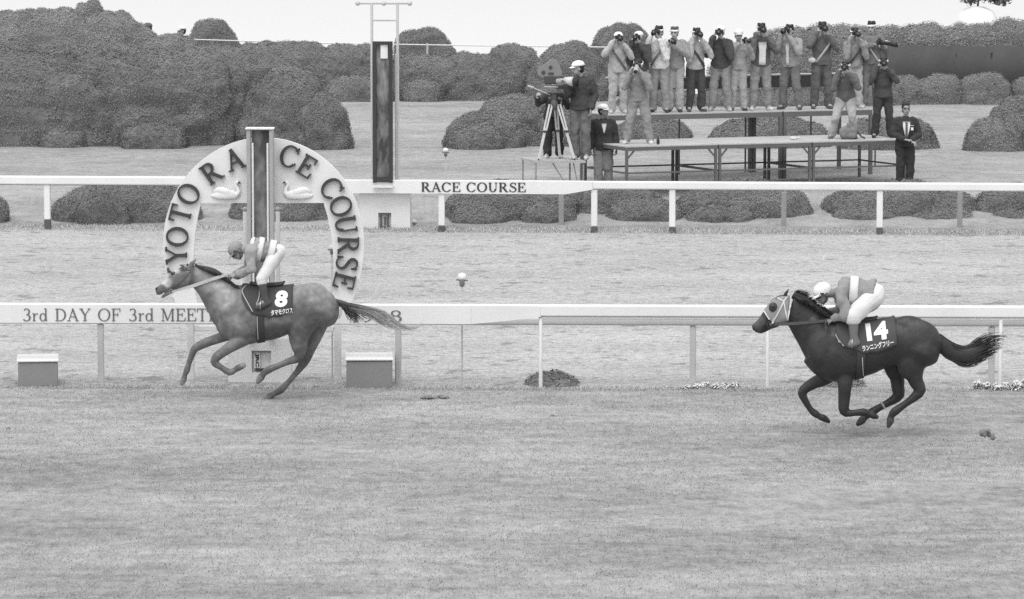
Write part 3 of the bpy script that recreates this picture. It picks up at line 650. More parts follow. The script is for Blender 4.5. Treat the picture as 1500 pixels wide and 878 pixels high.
bush([(888, 1000, 292, 343)], YB - .2, 'low rounded clipped bush in front of the taller one beside it', group=FRONT)
bush([(980, 1197, 267, 343), (1000, 1110, 298, 343, -.3)], YB, 'broad clipped bush below the middle of the press platform', group=FRONT)
bush([(1198, 1436, 267, 343), (1215, 1320, 302, 344, -.3), (1330, 1428, 305, 344, -.3)], YB, 'broad clipped bush behind the far rail below the suited man', group=FRONT)
bush([(1430, 1600, 268, 343), (1450, 1540, 305, 344, -.3)], YB, 'clipped bush behind the far rail cut off at the right edge', group=FRONT)
bush([(768, 850, 547, 571)], NEAR.p(810, 569)[1] + .15, 'small low shrub at the foot of the white rail post', 'small_shrub', 'shrub', 'small shrubs under the turf rail', leaf=.022, dens=1500, tone=.19, loose=.03)
bush([(1185, 1276, 557, 573)], NEAR.p(1230, 571)[1] + .15, 'small flat shrub behind the legs of the dark horse', 'small_shrub', 'shrub', 'small shrubs under the turf rail', leaf=.022, dens=1500, tone=.19, loose=.03)
LAWN = 'clipped azalea mounds on the infield lawn'
bush([(-160, 240, 74, 205), (-10, 330, 73, 206, .1), (100, 374, 80, 208), (-90, 90, 60, 190, 1.8), (10, 200, 66, 190, 1.6), (178, 276, 182, 209, -.8), (60, 130, 190, 207, -.4), (60, 300, 72, 205, .9)], 93.5,
     'very large lumpy clipped azalea hedge on the left lawn', 'azalea_hedge', 'hedge', leaf=.026, dens=1584, tone=0.182, group=None, pw=.62)
bush([(342, 508, 104, 213), (425, 514, 138, 213, -.2)], 92.3, 'large domed clipped azalea behind the top of the arch', group=LAWN, pw=1.0, leaf=.024, dens=1900, tone=0.182)
bush([(647, 770, 165, 215), (690, 830, 137, 213, .8), (660, 740, 180, 215, -.3), (770, 890, 150, 214, .6)], 92.5, 'wide clipped azalea mound behind the film camera platform', group=LAWN, leaf=.024, dens=2006, tone=0.198)
bush([(886, 1015, 168, 216)], 92.5, 'clipped azalea seen under the left end of the press stand', group=LAWN, leaf=.024, dens=2006, tone=0.186)
bush([(1030, 1220, 170, 216)], 92.5, 'clipped azalea seen under the middle of the press stand', group=LAWN, leaf=.024, dens=2006, tone=0.186)
bush([(1225, 1382, 171, 218)], 92.0, 'clipped azalea behind the suited man', group=LAWN, leaf=.024, dens=2006, tone=0.198)
bush([(1440, 1590, 137, 217), (1409, 1500, 176, 219, -.5)], 92.0, 'two lobed clipped azalea at the right edge of the lawn', group=LAWN, leaf=.024, dens=2006, tone=0.205)
BACK = 'clipped azaleas along the lake bank'
bush([(-120, 110, 9, 150), (-20, 190, 16, 150), (92, 164, 2, 80, .5), (80, 245, 17, 150), (150, 320, 50, 150)], 111, 'tall lumpy clipped hedge at the top left by the lake', 'azalea_hedge', 'hedge', leaf=.026, dens=1248, tone=0.265, group=None, ky=.5, pw=.7)
bush([(262, 360, 26, 130)], 116, 'small rounded bush rising over the left hedge by the water', group=BACK, leaf=.026, dens=1248, tone=0.198, ky=.5)
bush([(225, 440, 66, 150), (300, 520, 60, 150), (430, 590, 66, 150), (475, 580, 112, 150, -1.0), (380, 470, 98, 150, -.8)], 110.5, 'long clipped hedge between the dome bush and the far finish post', 'azalea_hedge', 'hedge', leaf=.026, dens=1248, tone=0.205, group=None, ky=.5, pw=.7)
bush([(555, 690, 80, 152), (640, 770, 78, 152), (590, 650, 118, 152, -.8), (700, 800, 66, 152)], 110.5, 'long clipped hedge right of the far finish post', 'azalea_hedge', 'hedge', leaf=.026, dens=1248, tone=0.205, group=None, ky=.5, pw=.7)
bush([(562, 678, 38, 130)], 117, 'rounded bush rising behind the far finish mirror', group=BACK, leaf=.026, dens=1248, tone=0.198, ky=.5)
bush([(770, 895, 62, 152)], 109.5, 'large domed clipped bush behind the film cameraman', group=BACK, leaf=.026, dens=1344, tone=0.198, ky=.6)
bush([(852, 975, 33, 140)], 113, 'dark rounded bush behind the leftmost press photographers', group=BACK, leaf=.026, dens=1344, tone=0.182, ky=.5)
bush([(900, 1030, 128, 156), (1000, 1120, 134, 156), (1090, 1230, 132, 156), (1200, 1330, 126, 156)], 107.5, 'low clipped hedge behind the press stand', 'azalea_hedge', 'hedge', leaf=.024, dens=1584, tone=0.186, group=None, ky=.4)
bush([(1270, 1360, 110, 155), (1330, 1420, 108, 155), (1395, 1490, 106, 155), (1470, 1590, 108, 155)], 108, 'wavy clipped hedge on the right in front of the dark screen', 'azalea_hedge', 'hedge', leaf=.024, dens=1584, tone=0.198, group=None, ky=.45)
bush([(1035, 1200, 68, 150), (1075, 1290, 38, 150), (1150, 1340, 37, 120, .6), (1250, 1420, 34, 100, .6), (1330, 1500, 37, 100, .6), (1410, 1620, 28, 100, .6)], 114, 'long lumpy pale clipped hedge at the top right by the lake', 'azalea_hedge', 'hedge', leaf=.026, dens=1344, tone=.25, group=None, ky=.35, pw=.7, loose=.09)

# dark cloth windbreak between the two right-hand hedges
g = Geo(); A, B = W(1268, 110, 112), W(1600, 108, 112.3); zt_ = W(1400, 66, 112)[2]; zb_ = W(1400, 130, 112)[2]
P = []
for u in np.linspace(0, 1, 40):
    x = A[0] + (B[0] - A[0]) * u; wv = .04 * math.sin(u * 40) + .03 * math.sin(u * 17 + 1)
    P.append([(x, 112 + wv + .02, zb_), (x, 112 + wv * 1.6, (zt_ + zb_) / 2), (x, 112 + .01, zt_ - .05 * (1 - (2 * ((u * 5) % 1) - 1) ** 2)), (x, 112.03, zt_ - .05 * (1 - (2 * ((u * 5) % 1) - 1) ** 2)), (x, 112.03 + wv * 1.6, (zt_ + zb_) / 2), (x, 112.05 + wv, zb_)])
g.grid(P); rr = root('windbreak_screen', ((A[0] + B[0]) / 2, 112, ground_z(8, 112)), 'long dark cloth screen between the two hedges at the right', 'screen')
part('screen_cloth', g, grey(.085, .95, var=.1, fine=40.0), rr, True)
for u in np.linspace(0, 1, 6):
    x = A[0] + (B[0] - A[0]) * u; g = Geo(); g.tube([(x, 112.12, ground_z(x, 112.1) - .1), (x, 112.12, zt_)], .03, 8); part('screen_post', g, grey(.12), rr)
# wire along the lake bank
rr = root('wire_fence', W(580, 66, 112.6) * [1, 1, 0] + [0, 0, 1.0], 'thin pale wire on slim posts along the lake bank', 'fence')
g = Geo(); wp = [W(279, 58, 112.6), W(470, 63.5, 112.6), W(626, 66, 112.6), W(760, 68, 112.6), W(900, 69.5, 112.6)]; g.tube(wp, .017, 6); part('wire', g, WHITE, rr, True)
for p in (wp[0], wp[2], wp[4]): g = Geo(); g.tube([(p[0], p[1], 0.6), p + [0, 0, .02]], .028, 8); part('fence_post', g, PALE, rr)
# pale rounded stone with a dark shrub on it, in the lake edge behind the top right hedge
Y_ = 131.0; c = W(1434, 24, Y_); g = Geo(); k = mpp(Y_)
g.ell((c[0], Y_ + .6, c[2] - .2), (30 * k, .9, 24 * k), nu=24, nv=14); rv = remesh(g, .06, 3, disp=.06, dscale=1.5)
thing('boulder', rv, grey(.80, .8, var=.08), 'pale rounded boulder at the lake edge above the top right hedge', 'boulder', smooth=True)
T_ = W(1434, 2, Y_); n = 1600; q = RNG.normal(0, 1, (n, 3)); q /= np.linalg.norm(q, axis=1)[:, None]; cl = RNG.normal(0, 1, (9, 3)) * np.array([17 * k, .35, 5 * k]) + [0, 0, .1]; P = np.array([T_[0], Y_ + .6, T_[2] + .08]) + cl[RNG.integers(0, 9, n)] + q * np.array([9 * k, .25, 7 * k]) * RNG.uniform(.2, 1.3, n)[:, None] ** 1.4
lv, lf, lt = leaves(P, q, .07, .10, .03); rr = root('lakeside_shrub', (T_[0], Y_ + .6, c[2]), 'dark leafy shrub growing on the pale boulder', 'shrub')
part('foliage', (lv, lf), M_LEAF, rr, tone=lt, tone_dom='FACE')
g = Geo(); g.tube([(T_[0], Y_ + .6, c[2]), (T_[0] + .05, Y_ + .6, T_[2])], [.05, .03], 7); part('stem', g, grey(.06), rr)
# white bedding flowers and sand clumps at the foot of the rail
def flowers(x0, x1, y0, y1, n, lab):
    A, B = G(x0, y1 - 1), G(x1, y1 - 1); k = mpp(A[1]); C_ = []
    rr = root('flower_clump', ((A[0] + B[0]) / 2, A[1], 0), lab, 'flowers', 'white flowers under the turf rail')
    cs = [(A + (B - A) * u) + [0, RNG.uniform(0, .25), 0] for u in np.linspace(.04, .96, max(3, int((x1 - x0) / 12)))]
    P = []; 
    for c in cs:
        q = RNG.normal(0, 1, (n, 3)); q /= np.linalg.norm(q, axis=1)[:, None]; q[:, 2] = np.abs(q[:, 2]); P.append(c + q * np.array([8 * k, .12, (y1 - y0) * k * RNG.uniform(.55, 1.0)]) * RNG.uniform(.5, 1, n)[:, None])
    P = np.concatenate(P); up = np.tile([0, -.5, .8], (len(P), 1)); lv, lf, lt = leaves(P, up, .022, .78, .08); lt = RNG.uniform(.55, .85, len(lt)); part('petals', (lv, lf), M_LEAF, rr, tone=lt, tone_dom='FACE')
    P2 = P * [1, 1, .75]; lv, lf, lt = leaves(P2, up, .026, .10, .04); part('foliage', (lv, lf), M_LEAF, rr, tone=lt, tone_dom='FACE')
flowers(1003, 1080, 562, 571, 45, 'thin row of white flowers at the foot of the rail left of the dark horse')
flowers(1432, 1505, 557, 573, 110, 'thick clump of white flowers at the right edge under the rail')
# torn clods of turf
M_SOIL = grey(.20, .95, var=.35, fine=30.0, bump=.8)
def clod(px, py, w, h, lab, z=0.0):
    c = G(px, py) if not z else W(px, py, 43.3); k = mpp(c[1]); g = Geo()
    for i in range(7): g.ell(c + [RNG.uniform(-.42, .42) * w * k, RNG.uniform(-.1, .1), RNG.uniform(0, .5) * h * k], np.array([w * .16, w * .16, h * .36]) * k * RNG.uniform(.6, 1.2))
    rv = remesh(g, .012, 1, disp=.016, dscale=16, seed=px); thing('turf_clod', rv, M_SOIL, lab, 'clod', 'torn turf clods')
clod(640, 584, 40, 5, 'long dark clod of torn turf right of the gray horse tail')
clod(1446, 641, 22, 15, 'clod of turf kicked into the air behind the dark horse', 1)
clod(12, 628, 10, 5, 'small dark clod of turf near the left edge')
clod(1202, 645, 7, 5, 'tiny clod below the front hooves of the dark horse')
clod(812, 610, 12, 4, 'small flat clod of turf in the middle of the track')

# ================================================================== horses and riders
M_COAT = mat('horse_coat', 1.0, .42, .2, 9, 45, spec=.36, attr=True)
def dapple_mat():
    m = mat('dappled_coat', 1.0, .5, .14, 8, 60, spec=.4, attr=True); t = m.node_tree; b = t.nodes['Principled BSDF']; src = b.inputs['Base Color'].links[0].from_socket
    tc = N(t, 'ShaderNodeTexCoord').outputs['Object']; vo = N(t, 'ShaderNodeTexVoronoi', feature='SMOOTH_F1'); vo.inputs['Scale'].default_value = 15; t.links.new(tc, vo.inputs['Vector'])
    k = ramp(t, vo.outputs['Distance'], .15, .75, 1.22, .80); k2 = ramp(t, noise_tex(t, tc, 3.2, 4, .65), .32, .68, .78, 1.24)
    t.links.new(math_(t, 'MULTIPLY', src, math_(t, 'MULTIPLY', k, k2)), b.inputs['Base Color']); return m
M_DAPPLE = dapple_mat()
def coat_bump(m):
    t = m.node_tree; b = t.nodes['Principled BSDF']; tc = N(t, 'ShaderNodeTexCoord').outputs['Object']
    h = math_(t, 'ADD', noise_tex(t, tc, 7, 3, .55, (1, 1, .6)), math_(t, 'MULTIPLY', noise_tex(t, tc, 70, 2, .6, (1, 1, .35)), .10))
    bp = N(t, 'ShaderNodeBump'); bp.inputs['Strength'].default_value = .5; bp.inputs['Distance'].default_value = .05; t.links.new(h, bp.inputs['Height']); t.links.new(bp.outputs[0], b.inputs['Normal'])
coat_bump(M_COAT); coat_bump(M_DAPPLE)
M_HAIR = mat('horse_hair', 1.0, .55, .2, 6, 60, spec=.3, attr=True)
M_SKIN = mat('skin_tone', 1.0, .55, .06, 12, 60, spec=.3, attr=True)
M_EYE = grey(.02, .2, spec=.6); M_LEATHER = grey(.05, .45, spec=.4); M_STRAP = grey(.62, .6)
class Beast:
    """everything of one horse is traced in photo pixels and stood at its own depth Y, with sideways offsets in metres"""
    def __init__(s, Y): s.Y = Y; s.k = mpp(Y)
    def p(s, px, py, dy=0.0): q = W(px, py, s.Y + dy); return q
    def chain(s, g, pts, dy, n=14, ky=.86, sub=2):
        P = [s.p(a, b, (dy[i] if isinstance(dy, (list, tuple)) else dy)) for i, (a, b, r) in enumerate(pts)]
        g.tube(P, [r * s.k for a, b, r in pts], n, ref=(0, 1, 0), ky=ky, sub=sub)
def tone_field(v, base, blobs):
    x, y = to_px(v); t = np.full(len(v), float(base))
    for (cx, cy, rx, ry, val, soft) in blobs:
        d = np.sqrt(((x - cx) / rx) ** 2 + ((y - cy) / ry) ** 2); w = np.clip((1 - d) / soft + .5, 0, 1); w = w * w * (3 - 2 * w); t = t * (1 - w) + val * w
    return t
def bvh_of(v, f): return BVHTree.FromPolygons([tuple(x) for x in v], [tuple(int(i) for i in q) for q in f])
def cast(bvh, px, py, off=.012, fallback_y=None):
    d = ray(px, py); d = d / np.linalg.norm(d); h = bvh.ray_cast(Vector(C0), Vector(d), 300)
    if h[0] is None: return W(px, py, fallback_y) if fallback_y else None
    return np.array(h[0]) - d * off
def strap(g, bvh, pts, w, k, off=.008, fy=None, th=.006, n=10):
    """flat strap laid on the body along traced pixels"""
    P2 = crom(np.array(pts, float), max(2, n // max(1, len(pts) - 1))); P = np.array([cast(bvh, x, y, off, fy) for x, y in P2])
    T = np.gradient(P, axis=0); rings = []
    for i in range(len(P)):
        t = nrm(T[i]); nn = nrm(np.array([0, -1, 0]) - t * (-t[1])); s_ = np.cross(t, nn) * w * k / 2
        rings.append([P[i] - s_, P[i] + s_, P[i] + s_ + nn * th, P[i] - s_ + nn * th])
    g.grid(rings)
def drape(bvh, cols, off=.014, nseg=16, far=True):
    """cloth lying over the back: cols = (axis point xyz, bottom z); returns grid running from the far hem over the spine to the near hem"""
    rows = []
    for c, zb in cols:
        c = np.asarray(c); line = []
        for th in np.linspace(0, math.pi * .97, 60):
            d = np.array([0, -math.sin(th), math.cos(th)]); h = bvh.ray_cast(Vector(c), Vector(d), 2.0)
            if h[0] is None: continue
            p = np.array(h[0]) + d * off; line.append(p)
            if p[2] < zb: break
        line = np.array(line); L = np.concatenate([[0], np.cumsum(np.linalg.norm(np.diff(line, axis=0), axis=1))]); u = np.linspace(0, L[-1], nseg)
        near = np.stack([np.interp(u, L, line[:, i]) for i in range(3)], 1)
        fr = near.copy(); fr[:, 1] = 2 * c[1] - fr[:, 1]; rows.append(np.vstack([fr[:0:-1], near]))
    return np.array(rows)
def sheet_solid(P, th):
    """thin solid from a grid of points (rows along x); outward offset taken from grid normals"""
    du = np.gradient(P, axis=0); dv = np.gradient(P, axis=1); n = np.cross(du, dv); n /= np.maximum(np.linalg.norm(n, axis=2), 1e-9)[..., None]
    c = P.mean((0, 1)); s = np.sign(((P - c) * n).sum(2).mean()); n *= s
    a, b = P.shape[:2]; v = np.concatenate([P.reshape(-1, 3), (P + n * th).reshape(-1, 3)]); o = a * b; f = []
    for i in range(a - 1):
        for j in range(b - 1):
            q = (i * b + j, i * b + j + 1, (i + 1) * b + j + 1, (i + 1) * b + j); f += [q[::-1], tuple(x + o for x in q)]
    edge = [(i * b, (i + 1) * b) for i in range(a - 1)] + [(i * b + b - 1, (i + 1) * b + b - 1) for i in range(a - 1)] + [(j, j + 1) for j in range(b - 1)] + [((a - 1) * b + j, (a - 1) * b + j + 1) for j in range(b - 1)]
    f += [(p, q, q + o, p + o) for p, q in edge]
    return v, f
def subdiv(v, f, n):
    import bmesh
    bm = bmesh.new(); vs = [bm.verts.new(x) for x in v]
    for q in f:
        try: bm.faces.new([vs[i] for i in q])
        except ValueError: pass
    bmesh.ops.triangulate(bm, faces=bm.faces[:])
    for _ in range(n):
        es = [e for e in bm.edges if e.calc_length() > .03]
        if not es: break
        bmesh.ops.subdivide_edges(bm, edges=es, cuts=1); bmesh.ops.triangulate(bm, faces=[q for q in bm.faces if len(q.verts) > 3])
    v = np.array([x.co[:] for x in bm.verts]); bm.verts.index_update(); f = [tuple(x.index for x in q.verts) for q in bm.faces]; bm.free(); return v, f
def lettering_on(bvh, body, cx, cy, hpx, rot, k, parent, m, use_serif=False, wpx=None, offset=.02, off=.006, shear=0.0):
    v, f, dim = text_geo(body, 1.0, offset); kx = (wpx / dim[0]) if wpx else hpx; v = v * [kx, hpx, 1]
    v, f = subdiv(v * k, f, 3); v = v / k
    a = R(rot); x = v[:, 0] + shear * v[:, 1]; y = v[:, 1]; px = cx + x * math.cos(a) - y * math.sin(a); py = cy - (x * math.sin(a) + y * math.cos(a))
    q = [cast(bvh, p_, q_, off, parent_y) for p_, q_ in zip(px, py)]; return part('lettering', (np.array(q), f), m, parent)
def hairs(g_tone, paths, n, spread, r0, r1, tone, seg=9, wob=.02, rnd=None, tip=0.0, lmin=.55):
    """strands following interpolated guide paths; paths: list of guides (each k points xyz)"""
    rnd = rnd or np.random.default_rng(5); G_ = [crom(np.array(p, float), 5) for p in paths]; m = min(len(q) for q in G_); G_ = np.array([q[:m] for q in G_])
    g, tn = g_tone
    for i in range(n):
        u = rnd.uniform(0, len(G_) - 1); a = int(min(u, len(G_) - 2)); w = u - a; P = G_[a] * (1 - w) + G_[a + 1] * w
        ln = rnd.uniform(lmin, 1.0); P = P[:max(4, int(m * ln))]; t = np.linspace(0, 1, len(P))[:, None]
        o = rnd.normal(0, 1, 3) * spread; o2 = rnd.normal(0, 1, 3) * wob
        P = P + o * (.35 + .65 * t) + o2 * np.sin(t * math.pi * rnd.uniform(1, 2.5)) * t
        nv = g.n; g.tube(P, np.interp(t[:, 0], [0, .5, 1], [r0, r0 * .8, r1]), 4, round_ends=False); tn.append(np.repeat(np.interp(t[:, 0], [0, .35, 1], [tone, tone * (1 + tip * .4), tone * (1 + tip)]) * rnd.uniform(.7, 1.4), 4))

def build_horse(D):
    B = Beast(D['Y']); k = B.k; g = Geo(); global parent_y; parent_y = D['Y'] - .28
    P = B.p
    g.loft([(P(*a), P(*b), w) for a, b, w in D['trunk']], 28, .93, 4)
    g.loft([(P(*a), P(*b), w) for a, b, w in D['neck']], 24, .95, 4)
    g.loft([(P(*a), P(*b), w) for a, b, w in D['head']], 22, .90, 4)
    B.chain(g, D['jaw'], 0, 12, .9)
    for name, dy in (('hind_far', .13), ('hind_near', -.13), ('fore_far', .12), ('fore_near', -.12)):
        pts = D[name]; m = len(pts); B.chain(g, [(a_, b_, r * (1.0 if i < 2 else 1.07)) for i, (a_, b_, r) in enumerate(pts)], [dy * (.75 if i < 2 else 1) for i in range(m)], 14, .84)
    for (x, y, rx, ry, dy, rd) in D['muscle']: g.ell(P(x, y, dy), (rx * k, rd, ry * k), nu=18, nv=12)
    for (bx, by, tx, ty, dy) in D['ears']: g.tube([P(bx, by, dy), P((bx + tx) / 2 - 1, (by + ty) / 2, dy * 1.15), P(tx, ty, dy * 1.1)], [3.0 * k, 2.9 * k, .6 * k], 10, ref=(0, 1, 0), ky=.55)
    v, f = remesh(g, .0105, 3, .5)
    # the big muscles of neck, trunk and quarters blend softly; joints, head and hooves keep their edges
    fa = np.array([q[:4] for q in f]); x_, y_ = to_px(v); wgt = np.clip((D['soft_y'] - y_) / 14, 0, 1) * np.clip((x_ - D['soft_x']) / 14, 0, 1)
    for _ in range(16):
        sm = np.zeros_like(v); ct = np.zeros(len(v))
        for a_, b_ in ((0, 1), (1, 2), (2, 3), (3, 0)):
            np.add.at(sm, fa[:, a_], v[fa[:, b_]]); np.add.at(sm, fa[:, b_], v[fa[:, a_]]); np.add.at(ct, fa[:, a_], 1); np.add.at(ct, fa[:, b_], 1)
        v = v + (sm / ct[:, None] - v) * (.6 * wgt)[:, None]
    rt = root('race_horse', W(*D['foot'], D['Y']) * [1, 1, 0], D['label'], 'horse', 'galloping race horses')
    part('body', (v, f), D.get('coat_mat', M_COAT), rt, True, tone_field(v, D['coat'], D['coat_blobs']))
    bv = bvh_of(v, f)
    for e in D['eye']:
        c = cast(bv, e[0], e[1], -.006, D['Y'] - .09); ge = Geo(); ge.ell(c, (.036, .018, .028), nu=12, nv=8); part('eye', ge, M_EYE, rt, True)
    # nostril
    c = cast(bv, *D['nostril'], -.004, D['Y'] - .05); ge = Geo(); ge.ell(c, (.018, .01, .022), nu=10, nv=8); part('nostril', ge, grey(.025), rt, True)
    return B, rt, bv, v, f

def saddle_set(B, rt, bv, D):
    k = B.k; xs_, ys = zip(*D['cloth'])
    X = np.linspace(xs_[0], xs_[-1], 30); Yb = np.interp(X, xs_, ys); cols = []
    for x, yb in zip(X, Yb): cols.append((B.p(x, D['axis_py']), B.p(x, yb, -.2)[2]))
    Pg = drape(bv, cols, .010); v, f = sheet_solid(Pg, .012); cl = part('saddle_cloth', (v, f), grey(D['cloth_tone'], .85, var=.08), rt, True); cb = bvh_of(v, f)
    for (txt, cx, cy, h, rot, w, off_, sh) in D['text']:
        lettering_on(cb, txt, cx, cy, h, rot, k, cl, grey(.8, .6), wpx=w, offset=off_, shear=sh)
    g = Geo()
    for ln in D['piping']: strap(g, cb, ln, 1.3, k, .004, D['Y'] - .26, .006)
    part('piping', g, grey(.42, .6), cl)
    # girth all the way round the chest
    gx = np.linspace(*D['girth'], 5); Pg = drape(bv, [(B.p(x, D['axis_py']), -9) for x in gx], .006, 26); v, f = sheet_solid(Pg, .010); gi = part('girth', (v, f), grey(.045, .6), rt, True); gb = bvh_of(v, f)
    g = Geo(); y0, y1 = D['girth_y']
    for x in (D['girth'][0] + .6, D['girth'][1] - .6): strap(g, gb, [(x - 1.2, y0), (x - .6, (y0 + y1) / 2), (x + .4, y1)], 1.1, k, .002, D['Y'] - .2, .005)
    part('girth_edge', g, grey(.45), gi)
    # light racing saddle with a raised cantle and flaps
    g = Geo(); sx0, sx1, sy = D['saddle']
    g.tube([B.p(sx0, sy - 3), B.p(sx0 + 8, sy - 1), B.p((sx0 + sx1) / 2, sy), B.p(sx1 - 6, sy - 1.5), B.p(sx1, sy - 5)], np.array([2.6, 3.2, 3.4, 3.2, 1.6]) * k, 12, ref=(0, 1, 0), ky=3.2, sub=3)
    part('saddle', remesh(g, .012, 2), M_LEATHER, rt, True)
    return cb

# ------------------------------------------------------------------ the gray horse, number 8
a8 = lambda X, Y_: (200 + X / 3.252, 330 + Y_ / 3.252)
h8 = lambda X, Y_: (220 + X / 9.757, 370 + Y_ / 9.757)
A8 = dict(coat_mat=M_DAPPLE, soft_y=498, soft_x=292, Y=G(405, 587)[1], foot=(400, 560), label='dappled gray race horse number 8 with a dark mane, galloping past the finish arch',
  trunk=[(a8(455, 330), a8(378, 490), .11), (a8(485, 288), a8(392, 512), .17), (a8(530, 285), a8(440, 548), .22), (a8(570, 292), a8(520, 570), .25), (a8(620, 296), a8(590, 556), .275), (a8(680, 294), a8(660, 544), .285), (a8(740, 288), a8(735, 515), .27),
         (a8(795, 279), a8(790, 490), .265), (a8(845, 281), a8(850, 490), .26), (a8(895, 302), a8(905, 488), .235), (a8(938, 338), a8(945, 470), .17), (a8(964, 380), a8(966, 430), .09)],
  neck=[(h8(640, 172), h8(585, 478), .062), (a8(318, 200), a8(290, 322), .072), (a8(350, 214), a8(315, 368), .085), (a8(400, 244), a8(342, 420), .105), (a8(450, 272), a8(365, 468), .135), (a8(500, 290), a8(400, 500), .15)],
  head=[(h8(625, 190), h8(600, 470), .075), (h8(510, 196), h8(530, 505), .094), (h8(410, 222), h8(440, 518), .098), (h8(320, 285), h8(355, 520), .084), (h8(240, 360), h8(275, 545), .064), (h8(165, 435), h8(200, 568), .054), (h8(105, 486), h8(140, 606), .054), (h8(70, 520), h8(92, 604), .036)],
  jaw=[h8(440, 490) + (3.4,), h8(345, 540) + (3.1,), h8(265, 582) + (2.6,), h8(205, 615) + (2.5,), h8(172, 640) + (1.8,)],
  hind_far=[(467, 452, 24), (459.5, 484, 17), (452, 507, 11.5), (447.5, 526, 7.4), (441, 537, 5.6), (431.5, 549.5, 4.0), (421, 561.5, 4.0), (411, 571.8, 5.2), (402.5, 576.5, 3.9), (396, 580.5, 5.0), (389.5, 584.5, 4.2)],
  hind_near=[(457, 448, 27), (441, 478, 20), (437.5, 500, 13), (439.2, 517, 8.6), (434.5, 526, 6.2), (424, 529.2, 4.8), (409, 535.6, 4.1), (392.5, 542.4, 5.2), (386.2, 547.6, 4.2), (382, 553.5, 5.2), (377.6, 559.5, 3.4)],
  fore_far=[(340, 486, 12), (322, 495, 7.8), (304.6, 501, 6.8), (286.5, 510, 5.7), (281.5, 519, 4.6), (276.5, 533, 3.8), (273.6, 543, 4.6), (270.6, 550, 3.3), (269.2, 556.5, 4.4), (266.2, 563, 3.0)],
  fore_near=[(364, 488, 16), (350, 500, 11), (333, 511.5, 7.4), (315.5, 525, 6.2), (315.5, 533, 5.4), (324.5, 538.8, 3.9), (336, 545.8, 4.9), (343.5, 542.6, 3.8), (349, 539.2, 4.6), (357, 535.5, 3.8)],
  muscle=[(340, 465, 17, 24, -.12, .09), (362, 478, 18, 20, -.15, .09), (455, 440, 27, 26, -.16, .10), (478, 448, 16, 22, -.12, .09), (459, 426, 20, 12, -.10, .10), (448, 462, 16, 18, -.19, .07), (334, 440, 14, 18, -.07, .08), (278, 408, 6, 7.5, -.055, .04)],
  ears=[h8(575, 215) + h8(668, 78) + (-.05,), h8(560, 210) + h8(640, 95) + (.05,)],
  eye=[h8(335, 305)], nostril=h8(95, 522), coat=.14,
  coat_blobs=[(316, 414, 26, 14, .27, .9), (327, 436, 15, 16, .30, .9), (300, 395, 14, 14, .30, .9), (244, 414, 9, 7, .42, .8), (257, 397, 6, 4, .45, .8), (237, 425, 6, 8, .11, .6), (345, 470, 12, 10, .20, .9), (452, 420, 40, 16, .25, .9), (470, 440, 20, 16, .21, .9), (455, 470, 26, 12, .12, .9), (410, 490, 50, 14, .085, .8),  # real coat patches, plus lit rump top and shaded belly painted in
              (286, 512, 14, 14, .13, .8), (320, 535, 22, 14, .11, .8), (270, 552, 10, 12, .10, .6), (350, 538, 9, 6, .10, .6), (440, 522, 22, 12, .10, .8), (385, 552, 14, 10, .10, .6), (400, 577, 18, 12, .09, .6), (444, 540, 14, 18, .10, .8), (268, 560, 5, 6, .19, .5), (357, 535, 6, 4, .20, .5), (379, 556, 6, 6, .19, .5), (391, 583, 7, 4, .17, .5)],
  cloth=[a8(505, 345), a8(512, 362), a8(530, 385), a8(552, 412), a8(600, 424), a8(640, 434), a8(700, 424), a8(748, 398)], axis_py=430, cloth_tone=.062,
  text=[('8', *a8(690, 351), 24.5, 0, 18.5, .05, .12), ('タマモクロス', *a8(692, 412), 8.2, 7, 32, .03, .1)],
  piping=[[a8(520, 288), a8(503, 315), a8(530, 370), a8(553, 412)], [a8(585, 300), a8(583, 345), a8(570, 378)]],
  girth=(a8(576, 0)[0], a8(612, 0)[0]), girth_y=(a8(0, 436)[1], a8(0, 545)[1]), saddle=(a8(545, 0)[0], a8(705, 0)[0], a8(0, 285)[1]))
B8, R8, bv8, v8, f8 = build_horse(A8); cb8 = saddle_set(B8, R8, bv8, A8)
k8 = B8.k; Y8 = A8['Y']
# flat dark mane along the crest
g = Geo(); tn = []
crest = [h8(650, 165), h8(700, 195), h8(800, 225), h8(900, 262), h8(1000, 320), h8(1110, 400), h8(1200, 470), h8(1260, 490)]
for dy in (-.03, 0.0, .03):
    n0 = g.n; g.tube([B8.p(x, y + 1.2, dy) for x, y in crest], np.array([1.6, 2.6, 4.2, 5.0, 4.6, 3.8, 2.8, 1.5]) * k8, 12, ref=(0, 1, 0), ky=.75, sub=3); tn.append(np.full(g.n - n0, .05))
rnd = np.random.default_rng(8)
for i in range(130):
    u = rnd.uniform(0, len(crest) - 1.01); a = int(u); w = u - a; x = crest[a][0] * (1 - w) + crest[a + 1][0] * w; y = crest[a][1] * (1 - w) + crest[a + 1][1] * w
    n0 = g.n; p = [B8.p(x - 1, y, -.02), B8.p(x + rnd.uniform(2, 5), y + rnd.uniform(2, 4), -.075), B8.p(x + rnd.uniform(6, 12), y + rnd.uniform(4, 9), -.095 - .02 * w)]
    g.tube(p, np.array([.8, .7, .2]) * k8, 4, round_ends=False); tn.append(np.full(g.n - n0, rnd.uniform(.035, .075)))
part('mane', g, M_HAIR, R8, True, np.concatenate(tn))
g = Geo(); tn = []                                             # forelock blown back
hairs((g, tn), [[B8.p(*h8(470, 205)), B8.p(*h8(440, 190)), B8.p(*h8(480, 170)), B8.p(*h8(520, 150))], [B8.p(*h8(540, 220), -.06), B8.p(*h8(500, 240), -.09), B8.p(*h8(450, 250), -.1), B8.p(*h8(410, 270), -.1)]], 40, .006, .004, .001, .14)
part('forelock', g, M_HAIR, R8, True, np.concatenate(tn))
g = Geo(); tn = []                                             # streaming tail
t0 = a8(955, 366)
